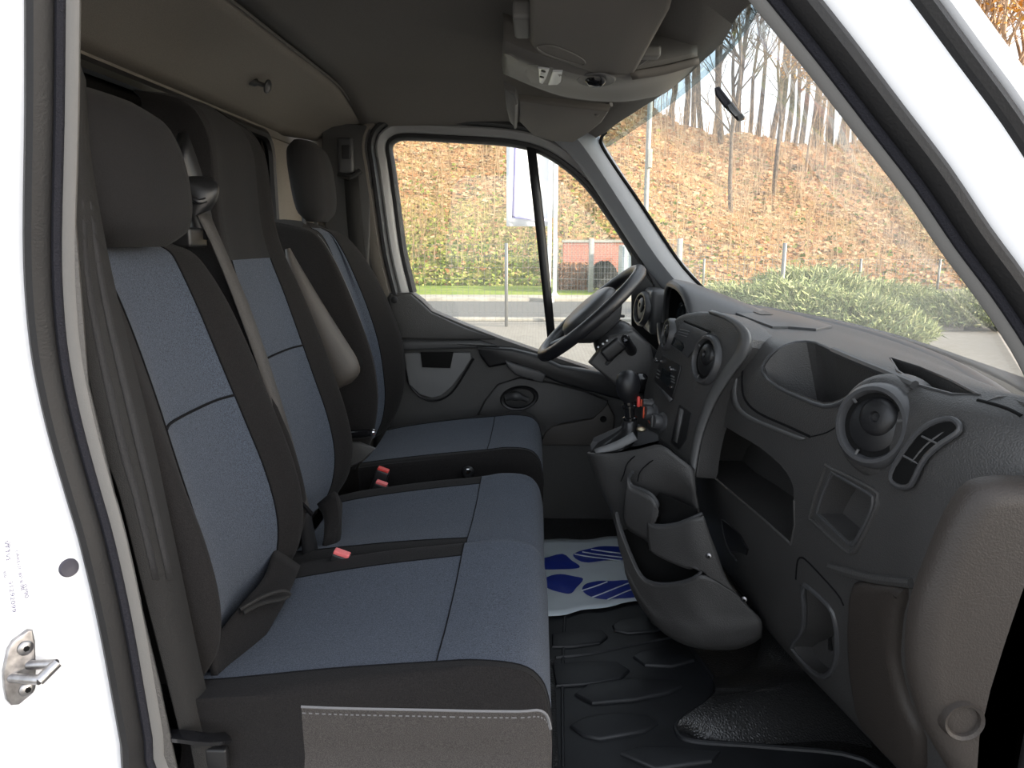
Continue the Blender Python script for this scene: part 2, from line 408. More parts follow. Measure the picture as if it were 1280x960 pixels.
# --- rear wall with window
rw = thing('wall_rear', (-.83, 0, .6), 'beige rear wall of the cab round the rear window', 'wall'); del rw['category']; rw['kind'] = 'structure'
WY0, WY1, WZ0, WZ1 = -.62, .60, 1.30, 1.885
def slab(name, y0, y1, z0, z1, m, par, x0=-.86, x1=-.825): return rbox(name, ((x0+x1)/2, (y0+y1)/2, (z0+z1)/2), (x1-x0, y1-y0, z1-z0), m, par, bev=.004, seg=1)
slab('upper_panel', -.93, .93, WZ1, 1.95, 'liner', rw); slab('lower_panel', -.93, .93, .55, WZ0, 'liner2', rw)
slab('side_panel', WY1, .93, WZ0, WZ1, 'liner', rw); slab('side_panel', -.93, WY0, WZ0, WZ1, 'liner', rw)
w3 = thing('window_3', (-.84, 0, WZ0), 'rear cab window in a black rubber frame', 'window'); del w3['category']; w3['kind'] = 'structure'
def rrect(y0, y1, z0, z1, x, r=.06, n=5):
    pts = []
    for (cy, cz, a0) in ((y1-r, z1-r, 0), (y0+r, z1-r, 90), (y0+r, z0+r, 180), (y1-r, z0+r, 270)):
        for k in range(n+1):
            a = math.radians(a0+90*k/n); pts.append(V((x, cy+r*math.cos(a), cz+r*math.sin(a))))
    return pts
tube('window_rubber', rrect(WY0, WY1, WZ0, WZ1, -.825), .016, 'black', w3, n=8, closed=True)
# printed border of the pane: four solid bands
slab('glass_border', WY0, WY1, WZ1-.115, WZ1, 'deep', w3, -.862, -.85); slab('glass_border', WY1-.06, WY1, WZ0, WZ1-.115, 'deep', w3, -.862, -.85)
slab('glass_border', WY0, WY0+.06, WZ0, WZ1-.115, 'deep', w3, -.862, -.85)
slab('pane', WY0, WY1, WZ0, WZ1-.115, 'glass', w3, -.862, -.856)

# --- left side wall and driver's door
wl = thing('wall_left', (-.6, .9, .6), 'grey left side lining and door surround beside the driver seat', 'wall'); del wl['category']; wl['kind'] = 'structure'
GL = [(519, 365), (507, 314), (498, 249), (492, 205), (489, 185), (494, 177), (510, 174), (570, 177), (631, 181), (669, 189), (700, 206), (732, 234), (765, 279), (789, 317), (806, 350), (830, 395)]
glp = [P(x, y, .885) for x, y in GL]           # runs up the rear edge, forward, down the A-pillar
gls = spline(glp, 4)
def offc(d): return [2*p-q for p, q in zip(gls, offset_curve(gls, d, False))]   # this curve runs the other way round
def fstrip(name, prof, m, par, **kw):
    cols = [setY(offc(d), y) for d, y in prof]
    return grid(name, [[c[i] for c in cols] for i in range(len(gls))], m, par, **kw)
door = thing('door_1', (0, .9, .6), "driver's door with grey frame and dark moulded panel", 'door'); del door['category']; door['kind'] = 'structure'
fstrip('window_seal', [(-.004, .90), (-.003, .882), (.006, .872), (.016, .872), (.020, .88)], 'black', door)
fstrip('window_frame', [(.018, .885), (.02, .868), (.026, .862), (.043, .858), (.05, .862), (.052, .88)], 'dwhite', door)
fstrip('door_seal', [(.05, .875), (.052, .85), (.06, .838), (.07, .838), (.076, .85), (.077, .87)], 'black', wl)
# lining outside the seal: B-pillar, rail above the door
cols = [setY(offc(d), y) for d, y in [(.073, .86), (.085, .845), (.105, .85), (.13, .865), (.16, .90)]]
ri = [i for i, p in enumerate(gls) if p.x < .12]
grid('door_surround', [[c[i] for c in cols] for i in ri], 'liner', wl)
G = [[V((x, .868, z)) for x in (-.86, -.78, -.7, -.62, -.565)] for z in (.55, .8, 1.1, 1.4, 1.6, 1.8, 1.95)]
grid('side_lining', G, 'liner', wl, thick=.01, offs=1)
G = [[V((-.6, .862, z)), V((-.54, .86, z)), V((-.52, .872, z))] for z in (.55, 1.0, 1.37, 1.6, 1.85)]
grid('pillar_lining', G, 'greyt', wl, thick=.01, offs=1)
# dark B-pillar cover
plate('pillar_cover', [P(x, y, .865) for x, y in [(403, 153), (462, 157), (469, 175), (466, 250), (462, 350), (450, 400), (410, 380)]], (0, -1, 0), .018, 'dash', wl, bev=.008)
# exterior skin of door & lower outside so no light leaks
plate('door_skin', [V((-.60, .955, 1.33)), V((-.46, .955, 1.31)), V((-.40, .955, 1.24)), V((-.2, .955, 1.17)), V((.05, .955, 1.09)), V((.3, .955, 1.02)), V((.75, .955, .98)), V((.75, .955, .42)), V((-.60, .955, .42))], (0, 1, 0), .01, 'white', door)
plate('body_skin', [V((-1.35, .955, 1.95)), V((-.60, .955, 1.95)), V((-.60, .955, .42)), V((-1.35, .955, .42))], (0, 1, 0), .01, 'white', wl)
plate('fender_skin', [V((.76, .955, 1.0)), V((1.5, .955, .95)), V((1.6, .955, .42)), V((.76, .955, .42))], (0, 1, 0), .01, 'white', wl)
w2 = thing('window_2', P(640, 420, .9), "side glass of the driver's door with a black divider bar", 'window'); del w2['category']; w2['kind'] = 'structure'
gp = [P(x, y, .893) for x, y in GL] + [P(860, 470, .893), P(800, 500, .893), P(673, 460, .893), P(600, 430, .893), P(530, 400, .893)]
plate('pane', gp, (0, -1, 0), .004, 'glass', w2, bev=0)
strip('divider_bar', [P(658, 183, .882), P(671, 300, .882), P(686, 440, .882)], [P(670, 186, .882), P(683, 300, .882), P(696, 440, .882)], 'black', w2, thick=.015, sp=2)
plate('quarter_panel', [P(x, y, .872) for x, y in [(789, 316), (812, 350), (838, 392), (838, 470), (790, 470), (789, 400)]], (0, -1, 0), .006, 'black', w2, bev=.002)
# door panel
DP = [(484, 372), (488, 366), (514, 366), (527, 376), (540, 389), (580, 406), (630, 425), (673, 440), (740, 462), (800, 480), (870, 500), (880, 720), (480, 700), (492, 430)]
plate('door_panel', [P(x, y, .845) for x, y in DP], (0, 1, 0), .08, 'dash', door, bev=.006)
plate('door_panel_top', [P(x, y, .84) for x, y in [(486, 373), (490, 368), (514, 368), (526, 378), (540, 391), (580, 409), (620, 424), (560, 424), (503, 423), (496, 420)]], (0, -1, 0), .012, 'dash', door, bev=.006)
plate('door_ledge', [P(x, y, .84) for x, y in [(500, 425), (560, 425), (600, 425), (616, 430), (625, 434), (590, 434), (503, 437)]], (0, -1, 0), .03, 'dashg', door, bev=.008)
plate('arm_rail', [P(x, y, .835) for x, y in [(597, 431), (640, 434), (672, 442), (700, 455), (760, 465), (800, 477), (850, 495), (850, 520), (800, 505), (745, 490), (700, 478), (670, 465), (640, 453), (612, 458), (602, 446)]], (0, -1, 0), .035, 'black', door, bev=.012)
plate('pull_grip', [P(x, y, .80) for x, y in [(632, 450), (640, 453), (675, 464), (682, 468), (678, 478), (645, 468), (634, 458)]], (0, -1, 0), .02, 'dashg', door, bev=.006)
# map pocket
mp = plate('pocket', [P(x, y, .832) for x, y in [(506, 441), (588, 440), (590, 447), (580, 463), (565, 483), (552, 494), (540, 497), (525, 492), (512, 480), (508, 460)]], (0, -1, 0), .012, 'lgrey', door, bev=.004)
plate('pocket_opening', [P(x, y, .819) for x, y in [(526, 440), (567, 440), (563, 460), (528, 459)]], (0, -1, 0), .004, 'deep', mp, bev=.001)
tube('pocket_rim', [P(x, y, .83) for x, y in [(506, 445), (509, 470), (514, 484), (526, 496), (541, 501), (556, 497), (570, 484), (592, 448)]], .004, 'black', mp, n=6, sp=3)
# arch relief and inner release
plate('arch_relief', [P(x, y, .834) for x, y in [(596, 520), (606, 500), (622, 480), (650, 471), (690, 478), (730, 488), (760, 500), (755, 520), (700, 530), (680, 545), (600, 545)]], (0, -1, 0), .01, 'dash', door, bev=.008)
dh = lathe('release_bezel', P(649, 497.5, .822), (0, -1, 0), [(.001, .004), (.052, .004), (.056, .012), (.064, .014), (.068, .008), (.07, 0)], 'black', door, sx=1, sy=.64, up=(-.17, 0, 1))
tube('release_handle', [P(632, 497, .81), P(645, 495, .802), P(660, 500, .81)], [.012, .017, .010], 'dashg', dh, n=10, sp=4)
plate('kick_panel', [P(x, y, .83) for x, y in [(676, 556), (681, 540), (690, 532), (740, 523), (752, 512), (760, 504), (768, 520), (766, 545), (742, 556)]], (0, -1, 0), .012, 'vinyl', door, bev=.005)
lathe('screw_recess', P(754, 524, .817), (0, -1, 0), [(.0, .001), (.006, .001), (.011, .003), (.012, 0)], 'deep', door)
lathe('screw_cap', P(493, 375, .826), (0, -1, 0), [(0, .003), (.008, .003), (.012, .002), (.012, 0)], 'black', door)
# left A-pillar cover and upper seal
G = []
for a, b in [((694, 176), (740, 156)), ((716, 196), (752, 178)), ((742, 232), (776, 216)), ((775, 283), (806, 262)), ((806, 330), (842, 316)), ((838, 372), (890, 372))]:
    p, q = P(*a, .83), P(*b, .80); m_ = lerp(p, q, .5)+V((-.01, -.035, .0)); G.append([p+V((0, .03, 0)), p, lerp(p, m_, .6), m_, lerp(q, m_, .5)+V((0, -.004, 0)), q, q+V((.01, .03, 0))])
tp = thing('trim_4', P(800, 300, .8), 'pale grey A-pillar cover beside the windscreen on the driver side', 'trim'); del tp['category']; tp['kind'] = 'structure'
grid('pillar_cover', smooth_grid(G, 3, 2), 'apil', tp)
tube('windscreen_edge', [P(x, y, .795) for x, y in [(758, 165), (752, 172), (753, 184), (772, 214), (794, 245), (824, 290), (854, 334), (885, 366), (893, 374)]], .006, 'deep', tp, n=6, sp=3)

# --- windscreen
wsL = [(.60, .80, 1.385), (.42, .785, 1.62), (.225, .745, 1.87)]
w1 = thing('window_1', (.7, 0, 1.36), 'wide dusty windscreen with a blue-tinted top edge', 'window'); del w1['category']; w1['kind'] = 'structure'
G = []
for k in range(9):
    t = k/8; e = V((lerp(.60, .225, t), lerp(.872, .86, t), lerp(1.36, 1.885, t))); bx = lerp(.19, .165, t); bz = lerp(-.005, .075, t); row = []
    for j in range(17):
        s = -1+2*j/16; row.append(V((e.x+bx*(1-s*s), e.y*s, e.z+bz*(1-s*s))))
    G.append(row)
grid('pane', G, 'wglass', w1)
n8 = len(G)
band = [[lerp(G[7][j], G[8][j], .84)-V((.004, 0, .002)) for j in range(17)], [G[8][j]-V((.004, 0, .002)) for j in range(17)], [G[8][j]+V((-.03, 0, .02)) for j in range(17)]]
grid('tinted_band', band, 'tint', w1)
# scuttle and bulkhead below the glass
grid('scuttle', [[V((G[0][j].x+.01, G[0][j].y*1.08, 1.365)) for j in range(17)], [V((G[0][j].x+.35, G[0][j].y*1.1, 1.25)) for j in range(17)], [V((G[0][j].x+.8, G[0][j].y*1.1, 1.05)) for j in range(17)]], 'black', wl, thick=.01)
# bulkhead
wf = rbox('wall_front', (.93, 0, .84), (.03, 1.86, .62), 'deep', bev=0, kind='structure')

# --- cab floor
fl = rbox('floor', (.02, 0, .525), (1.78, 1.84, .05), 'pebble', bev=.004, seg=1, kind='structure')
tube('floor_edge_strip', [V((-.05, -.80, .553)), V((.035, -.6, .553)), V((.045, -.1, .553))], .01, 'pebble', fl, n=6, sp=3)
# seat pedestal plinths
rbox('pedestal', (-.26, -.36, .66), (.44, .84, .24), 'dash', fl, bev=.02)
rbox('pedestal', (-.26, .46, .66), (.42, .42, .24), 'dash', fl, bev=.02)
# vinyl moulding at the passenger footwell
rowsM = [[PZ(x, y, .552) for x, y in [(848, 918), (900, 927), (970, 930), (1040, 926), (1090, 935)]],
         [PZ(x, y, .588) for x, y in [(850, 900), (900, 893), (960, 884), (1020, 875), (1080, 868)]],
         [PZ(x, y, .600) for x, y in [(888, 872), (920, 868), (965, 862), (1015, 852), (1070, 846)]],
         [PZ(x, y, .600) for x, y in [(892, 852), (925, 852), (965, 850), (1010, 840), (1060, 835)]],
         [PX(x, y, .60) for x, y in [(872, 815), (905, 800), (945, 790), (985, 810), (1040, 812)]],
         [PX(x, y, .66) for x, y in [(866, 750), (900, 740), (945, 735), (985, 745), (1040, 750)]]]
grid('footwell_moulding', smooth_grid(rowsM, 4, 4), 'pebble', fl)

# ================================================================== SEATS
def seat_cushion(par, yc, hw, xb, xf, zt, zb, side='sideg', near_dark=None, zs=-.045, name='cushion', near_stitch=True, near_front=False, far_front=True, pn=.80, pfar=.64, xs=-.135, dr=0):
    """closed loft front to back; panel seams = ring index 4 and 7; the front roll is blue over the full width where asked"""
    st = [(xb, -.045+dr, .92, 0), (xb+.08, -.03+dr, .97, .1), (xb+.22, -.010+dr*.4, 1, .2), (xs, .006, 1, .5), (xf-.10, .014, 1, .8), (xf-.04, .010, .995, 1), (xf-.012, -.012, .985, 1), (xf, -.05, .97, 1), (xf+.004, -.10, .96, 1), (xf-.004, -.15, .95, 1)]
    rings = []
    for k, (x, dz, wv, ft) in enumerate(st):
        h = hw*wv; z = zt+dz; s_ = min(z-.012, zt+zs) if k < 7 else z-.015
        fr = max(0, (x-(xf-.05))/.05); n1 = lerp(pn, .90, ft); n2 = lerp(pfar, .72, ft)
        rings.append([V((x, yc-h*.95, zb)), V((x, yc-h*.99, (zb+s_)/2)), V((x, yc-h, s_)), V((x, yc-h*.965, z-.004)), V((x, yc-h*n1, z)), V((x, yc-h*.35, z-.008*(1-fr))), V((x, yc+h*.25, z-.008*(1-fr))),
                      V((x, yc+h*n2, z)), V((x, yc+h*.95, z-.002)), V((x, yc+h, s_)), V((x, yc+h*.99, (zb+s_)/2)), V((x, yc+h*.95, zb))])
    s = 4; G = smooth_grid(rings, 4, s, True); nu = len(G)-1; iu = 12
    c = grid(name, G, 'dark', par, closed_v=True, j0=2*s, j1=4*s, i1=iu if near_front else nu)
    fsj = lambda nm, m, a, b, i0=0, i1=None: grid(nm, G, m, c, closed_v=True, j0=a*s, j1=b*s, i0=i0, i1=i1)
    fsj('centre_panel', 'blue', 4, 7)
    if near_front: fsj('front_panel', 'blue', 2, 4, iu)
    if far_front: fsj('far_bolster', 'dark', 7, 9, 0, iu); fsj('front_panel', 'blue', 7, 9, iu)
    else: fsj('far_bolster', 'dark', 7, 9)
    if near_dark: fsj('side_cover', 'dark', 0, 2, 0, near_dark); fsj('side_skirt', side, 0, 2, near_dark)
    else: fsj('side_skirt', side, 0, 2)
    fsj('far_skirt', 'dark', 9, 11); fsj('underside', 'seam', 11, 12)
    mk('front_cap', G[-1], [tuple(range(len(G[-1])))], 'blue', c); mk('rear_cap', G[0], [tuple(range(len(G[0])))], 'dark', c)
    def line(j, i0=0, i1=None): return [G[i][j] for i in range(i0, (i1 or nu)+1)]
    if near_stitch:
        pts = line(2*s, near_dark or 0, nu-7)
        tube('piping', pts, .0022, 'stitch', c, n=5)
        vs = []; fs = []
        for a, b in zip(pts, pts[1:]):
            n_ = max(1, int((b-a).length/.0075))
            for q in range(n_):
                p0 = lerp(a, b, (q+.1)/n_); p1 = lerp(a, b, (q+.65)/n_); k = len(vs); o_ = V((0, -.0012, -.009)); u_ = V((0, 0, .0011))
                vs += [p0+o_-u_, p1+o_-u_, p1+o_+u_, p0+o_+u_]; fs.append((k, k+1, k+2, k+3))
        mk('stitching', vs, fs, 'stitch', c, smooth=False, kind='stuff')
    tube('panel_seam', [p+V((0, 0, .0003)) for p in line(4*s, 0, iu if near_front else nu)], .0013, 'seam', c, n=4)
    tube('panel_seam', [p+V((0, 0, .0003)) for p in line(7*s, 0, iu if far_front else nu)], .0013, 'seam', c, n=4)
    cr = [G[iu][j]+V((0, 0, .0004)) for j in range((2 if near_front else 4)*s, (9 if far_front else 7)*s+1)]
    tube('cross_seam', cr, .0011, 'seam', c, n=5)
    return c, G
def seat_back(par, yc, hw, prof, name='backrest', zseam=None, bol=.045, integ=None, thick=.14, panel_m='blue'):
    """prof rows: z, x of centre surface, width factor, panel factor, bolster factor"""
    rings = []
    for (z, x, wv, pf, bf) in prof:
        h = hw*wv; b = bol*bf; tk = thick*(1 if bf > .2 else .8)
        rings.append([V((x-tk, yc-h*.80, z+.02)), V((x-tk*.45, yc-h*.97, z+.01)), V((x+b*.55, yc-h*.985, z)), V((x+b, yc-h*.88, z)), V((x+b*.35, yc-h*pf, z)), V((x, yc-h*.3, z)), V((x, yc+h*.3, z)),
                      V((x+b*.35, yc+h*pf, z)), V((x+b, yc+h*.88, z)), V((x+b*.55, yc+h*.985, z)), V((x-tk*.45, yc+h*.97, z+.01)), V((x-tk, yc+h*.80, z+.02))])
    s = 4; G = smooth_grid(rings, 4, s, True); nu = len(G)-1; ip = nu if not integ else integ*4
    c = grid(name, G, 'dark', par, closed_v=True, j0=7*s, j1=16*s)
    if integ: grid('headrest_section', G, 'head', c, closed_v=True, j0=4*s, j1=7*s, i0=ip)
    grid('centre_panel', G, panel_m, c, closed_v=True, j0=4*s, j1=7*s, i1=ip)
    top_ = G[-1]; k = len(top_); ct = sum(top_, V((0, 0, 0)))/k
    mk('top_cap', top_+[lerp(p, ct, .45)+V((0, 0, .010)) for p in top_]+[ct+V((0, 0, .012))], [(i, (i+1) % k, k+(i+1) % k, k+i) for i in range(k)]+[(k+i, k+(i+1) % k, 2*k) for i in range(k)], 'dark', c)
    mk('bottom_cap', G[0], [tuple(range(k))], 'dark', c)
    for j in (4*s, 7*s): tube('panel_seam', [G[i][j]+V((.0006, 0, 0)) for i in range(ip+1)], .0018, 'seam', c, n=4)
    if zseam:
        iu = min(range(nu), key=lambda i: abs(G[i][5*s+2].z-zseam))
        tube('cross_seam', [G[iu+(0 if abs(j-5.5*s) < s else 0)][j]+V((.0008, 0, 0)) for j in range(4*s, 7*s+1)], .0024, 'seam', c, n=5)
    return c, G
BACK = [(.93, -.515, .90, .62, .5), (.985, -.50, .95, .66, .9), (1.06, -.497, .99, .66, 1.1), (1.15, -.512, 1, .64, 1.15), (1.25, -.538, 1, .60, 1.05), (1.35, -.565, .98, .56, .95), (1.45, -.592, .94, .55, .75), (1.52, -.612, .90, .56, .4), (1.55, -.625, .86, .6, .15), (1.565, -.645, .78, .62, -.1)]

bench = thing('double_passenger_seat', (-.25, -.37, .56), 'two-place passenger bench in blue and charcoal cloth with grey side skirt', 'seat')
cA, GA = seat_cushion(bench, -.608, .225, -.50, .022, .990, .79, near_dark=7, dr=-.004)
cB, GB = seat_cushion(bench, -.16, .222, -.50, .018, .975, .79, side='dark', near_stitch=False, near_front=True, pn=.72)
bA, GbA = seat_back(bench, -.585, .21, BACK, zseam=1.305)
MID = [(.93, -.53, .90, .60, .5), (.985, -.515, .95, .64, .9), (1.06, -.512, .99, .66, 1.1), (1.15, -.526, 1, .66, 1.1), (1.25, -.55, 1, .62, 1.0), (1.35, -.575, .97, .60, .9), (1.45, -.60, .92, .60, .7), (1.53, -.62, .84, .60, .5), (1.60, -.632, .77, .62, .45), (1.68, -.635, .74, .64, .4), (1.76, -.635, .71, .64, .25), (1.81, -.65, .66, .62, 0), (1.835, -.675, .56, .58, -.3)]
bB, GbB = seat_back(bench, -.145, .213, MID, zseam=1.335, integ=7)
def headrest(par, c, hw, hh, tk, m='head', tilt=.15):
    rings = []
    for k in range(11):
        t = -1+2*k/10; f = math.sqrt(max(0, 1-abs(t)**3.2)); f = max(f, .12)
        ring = []
        for j in range(16):
            a = 2*math.pi*j/16; ca, sa = math.cos(a), math.sin(a)
            yy = hw*math.copysign(abs(ca)**.62, ca)*(.55+.45*f)*(1-.10*max(0, -t)); xx = tk*math.copysign(abs(sa)**.75, sa)*(.35+.65*f)
            ring.append(V(c)+V((xx-tilt*(t*hh)-(.04*hh*t*t), yy, t*hh)))
        rings.append(ring)
    G = smooth_grid(rings, 2, 1, True)
    o = grid('headrest', G, m, par, closed_v=True, cap=True, sharp=80)
    return o, G
hA, GhA = headrest(bench, (-.625, -.615, 1.668), .148, .108, .072)
# piping round the headrest side
tube('headrest_seam', [GhA[i][9]+V((0, -.0005, 0)) for i in range(len(GhA))], .002, 'seam', hA, n=4)
for y in (-.66, -.56): tube('headrest_post', [V((-.665, y, 1.50)), V((-.655, y, 1.60))], .006, 'black', bench, n=8)
# vinyl wings between the backs and the bases (belt slots)
rbox('backrest_bracket', PX(232, 297, -.64), (.05, .07, .035), 'black', bench, bev=.006)
tube('pull_strap', [P(x, y, Y) for x, y, Y in [(300, 762, -.66), (328, 746, -.63), (352, 739, -.60), (362, 743, -.59), (352, 749, -.60), (325, 755, -.63), (304, 766, -.66)]], .0035, 'belt', bench, n=6, sp=3)
# dark gusset between cushion and backrest on the passenger place
G = [[P(252, 800, -.76), P(262, 835, -.765), P(268, 868, -.775)], [P(264, 800, -.72), P(278, 824, -.73), P(294, 852, -.74)], [P(300, 756, -.63), P(315, 772, -.63), P(333, 792, -.64)], [P(328, 724, -.53), P(342, 733, -.53), P(360, 745, -.54)], [P(340, 690, -.45), P(356, 700, -.45), P(372, 712, -.45)]]
grid('gusset', smooth_grid(G, 3, 3), 'dark', bench, thick=.01)
G = [[P(404, 680, -.30), P(415, 690, -.30), P(408, 708, -.32)], [P(405, 650, -.26), P(424, 650, -.26), P(425, 680, -.27)], [P(396, 630, -.22), P(418, 614, -.22), P(428, 630, -.22)]]
grid('gusset', smooth_grid(G, 3, 3), 'dark', bench, thick=.01)

# --- driver seat
drv = thing('bucket_seat', (-.25, .46, .56), 'driver seat in blue and charcoal cloth with folded vinyl armrest', 'seat')
cD, GD = seat_cushion(drv, .455, .235, -.50, .02, .985, .80, side='dark', zs=-.028, near_stitch=False, far_front=False, pn=.84, pfar=.84)
rbox('seat_base', (-.26, .455, .79), (.46, .43, .06), 'dash', drv, bev=.02)
DRV = [(.93, -.54, .90, .60, .5), (.985, -.525, .95, .64, .9), (1.06, -.52, .99, .62, 1.3), (1.15, -.525, 1, .55, 1.6), (1.25, -.535, 1, .50, 1.6), (1.35, -.555, .97, .46, 1.4), (1.45, -.58, .90, .40, 1.1), (1.53, -.602, .80, .36, .7), (1.585, -.625, .68, .36, .3), (1.605, -.65, .58, .4, -.1)]
bD, GbD = seat_back(drv, .455, .238, DRV, bol=.055)
tube('bolster_stitch', [GbD[i][13]+V((.0012, -.0008, 0)) for i in range(3, 33)], .0011, 'stitch', bD, n=4)
hD, GhD = headrest(drv, (-.652, .455, 1.735), .115, .112, .05, tilt=.1)
for y in (.40, .51): tube('headrest_post', [V((-.67, y, 1.56)), V((-.665, y, 1.66))], .006, 'black', drv, n=8)
# armrest folded up along the backrest
ar = []
for (x0, y0, x1, y1, tk) in [(357, 312, 362, 310, .008), (360, 335, 373, 330, .018), (366, 365, 392, 362, .026), (378, 400, 413, 396, .03), (388, 430, 431, 424, .032), (400, 462, 446, 448, .032), (410, 480, 450, 465, .028), (418, 488, 440, 478, .012)]:
    a = P(x0, y0, .165); b = P(x1, y1, .165); m_ = lerp(a, b, .5); h = (b-a)/2
    ar.append([m_+h*math.copysign(abs(math.cos(q))**.7, math.cos(q))+V((0, tk*math.copysign(abs(math.sin(q))**.8, math.sin(q)), 0)) for q in [2*math.pi*k/12 for k in range(12)]])
grid('armrest', smooth_grid(ar, 3, 1, True), 'vinyl', drv, closed_v=True, cap=True, sharp=80)
kn = lathe('recliner_boss', P(440, 455, .215), (.2, -1, 0), [(0, .012), (.022, .012), (.027, .006), (.03, 0)], 'deep', drv, sx=1, sy=1.25)
lathe('recliner_knob', P(440, 455, .20), (.2, -1, 0), [(0, .014), (.012, .014), (.015, .008), (.017, 0)], 'black', kn, seg=14)
tube('handle', [P(425, 541, .18), P(440, 543, .175), P(464, 541, .17)], [.014, .011, .012, .009], 'gloss', drv, n=10, sp=3)
lathe('handle_tip', P(467, 540, .17), (1, -.2, .1), [(0, .006), (.006, .005), (.008, 0)], 'chrome', drv, seg=12)
tube('handle_pivot', [P(424, 538, .20), P(428, 546, .19)], .016, 'black', drv, n=10)
plate('side_bracket', [P(x, y, .215) for x, y in [(420, 552), (450, 552), (470, 560), (455, 575), (430, 588), (418, 585)]], (0, -1, 0), .012, 'dash', drv, bev=.005)
lathe('belt_anchor', P(585, 590, .2), (0, -1, 0), [(0, .01), (.012, .01), (.016, .004), (.018, 0)], 'black', drv, seg=16)
lathe('anchor_bolt', P(585, 589, .19), (0, -1, 0), [(0, .004), (.007, .004), (.008, 0)], 'chrome', drv, seg=6)

# --- belts and buckles
pb = thing('passenger_seat_belt', P(265, 925, -.84), 'wide dark striped seat belt hanging beside the passenger door pillar', 'seat belt')
Lp = [P(92, 60, -.85), P(93, 130, -.85), P(93, 250, -.85), P(94, 375, -.85), P(129, 555, -.85), P(150, 620, -.85), P(176, 724, -.85), P(202, 825, -.85), P(228, 928, -.85)]
Rp = [P(106, 100, -.80), P(111, 180, -.80), P(124, 265, -.80), P(147, 375, -.80), P(190, 545, -.80), P(206, 620, -.80), P(228, 724, -.80), P(249, 825, -.80), P(272, 922, -.80)]
strip('webbing', Lp, Rp, 'belt', pb, thick=.0025)
for t in (.28, .62):
    a = [lerp(p, q, t)+V((.001, -.002, 0)) for p, q in zip(Lp, Rp)][:7]; b = [lerp(p, q, t+.16)+V((.001, -.002, 0)) for p, q in zip(Lp, Rp)][:7]
    strip('stripe', a, b, 'belts', pb, thick=.001)
br = tube('belt_bracket', [P(204, 919, -.85), P(225, 921, -.86), P(262, 925, -.86), P(284, 923, -.84)], .009, 'gloss', pb, n=8, sp=3, prof=[(1, .3), (.3, .6), (-1, .5), (-1, -.5), (.3, -.6), (1, -.3)])
strip('lower_webbing', [P(238, 930, -.85), P(246, 975, -.85)], [P(282, 930, -.82), P(290, 975, -.82)], 'belt', pb, thick=.004)
rbox('bracket_tag', P(272, 948, -.835), (.03, .012, .035), 'black', pb, bev=.004)
mb = thing('middle_seat_belt', P(250, 265, -.36), 'grey seat belt running down from the shoulder guide between the passenger places', 'seat belt')
strip('webbing', [P(243, 262, -.375), P(270, 318, -.365), P(300, 395, -.355), P(340, 510, -.35), P(376, 622, -.345), P(381, 640, -.34)], [P(262, 268, -.345), P(289, 330, -.335), P(318, 400, -.33), P(357, 520, -.33), P(384, 625, -.325), P(387, 640, -.325)], 'beltl', mb, thick=.0025)
gd = []
for (x, y, rx, ry) in [(232, 222, 6, 5), (236, 228, 16, 10), (242, 240, 21, 16), (246, 255, 18, 14), (249, 266, 10, 8)]:
    c = P(x, y, -.365); gd.append([c+V((math.cos(a)*.045*rx/21, -.0+math.sin(a)*.03, math.sin(a+.6)*.018*ry/16)) for a in [2*math.pi*k/12 for k in range(12)]])
grid('shoulder_guide', smooth_grid(gd, 3, 2, True), 'black', mb, closed_v=True, cap=True, sharp=80)
tube('guide_slot', [P(240, 247, -.40), P(248, 252, -.40), P(257, 250, -.39)], .005, 'black', mb, n=8, sp=3)
strip('guide_stalk', [P(219, 215, -.38), P(228, 245, -.37), P(245, 300, -.36)], [P(228, 165, -.36), P(250, 228, -.34), P(264, 300, -.33)], 'black', mb, thick=.03)
strip('lower_webbing', [P(374, 640, -.34), P(377, 675, -.33), P(378, 712, -.33)], [P(388, 640, -.32), P(395, 675, -.31), P(403, 712, -.31)], 'black', mb, thick=.003)
tube('tongue', [P(376, 628, -.345), P(382, 634, -.34), P(390, 643, -.335)], .005, 'gloss', mb, n=6)
db = thing('driver_seat_belt', P(440, 320, .84), 'dark seat belt under its height adjuster on the far pillar', 'seat belt')
rbox('height_adjuster', P(433, 195, .845), (.055, .03, .12), 'dashg', db, bev=.012)
rbox('adjuster_button', P(433, 190, .828), (.03, .01, .045), 'black', db, bev=.004)
tube('belt_loop', [P(424, 218, .84), P(438, 222, .82), P(450, 214, .84)], .010, 'black', db, n=8, sp=3)
strip('webbing', [P(430, 222, .83), P(436, 300, .80), P(448, 400, .78)], [P(448, 220, .83), P(455, 300, .80), P(468, 400, .78)], 'belt', db, thick=.003)
for k, (x0, y0, Y, lab) in enumerate([(479, 588, .17, 'black belt buckle with bright red button beside the driver cushion'), (477, 605, .13, 'black belt buckle with faded red button behind the middle cushion'), (427, 693, -.40, 'small belt buckle with faded red button between the two passenger cushions')]):
    c = P(x0, y0, Y); bk = thing('belt_buckle', c, lab, 'buckle', 'belt buckles')
    rt = Matrix.Rotation(.35, 3, 'Y')
    rbox('buckle_body', c+rt @ V((0, 0, -.035)), (.036, .022, .07), 'black', bk, bev=.004, rot=rt)
    rbox('release_button', c+rt @ V((0, 0, .0025)), (.031, .018, .008), 'red' if k == 0 else 'pink', bk, bev=.002, rot=rt)

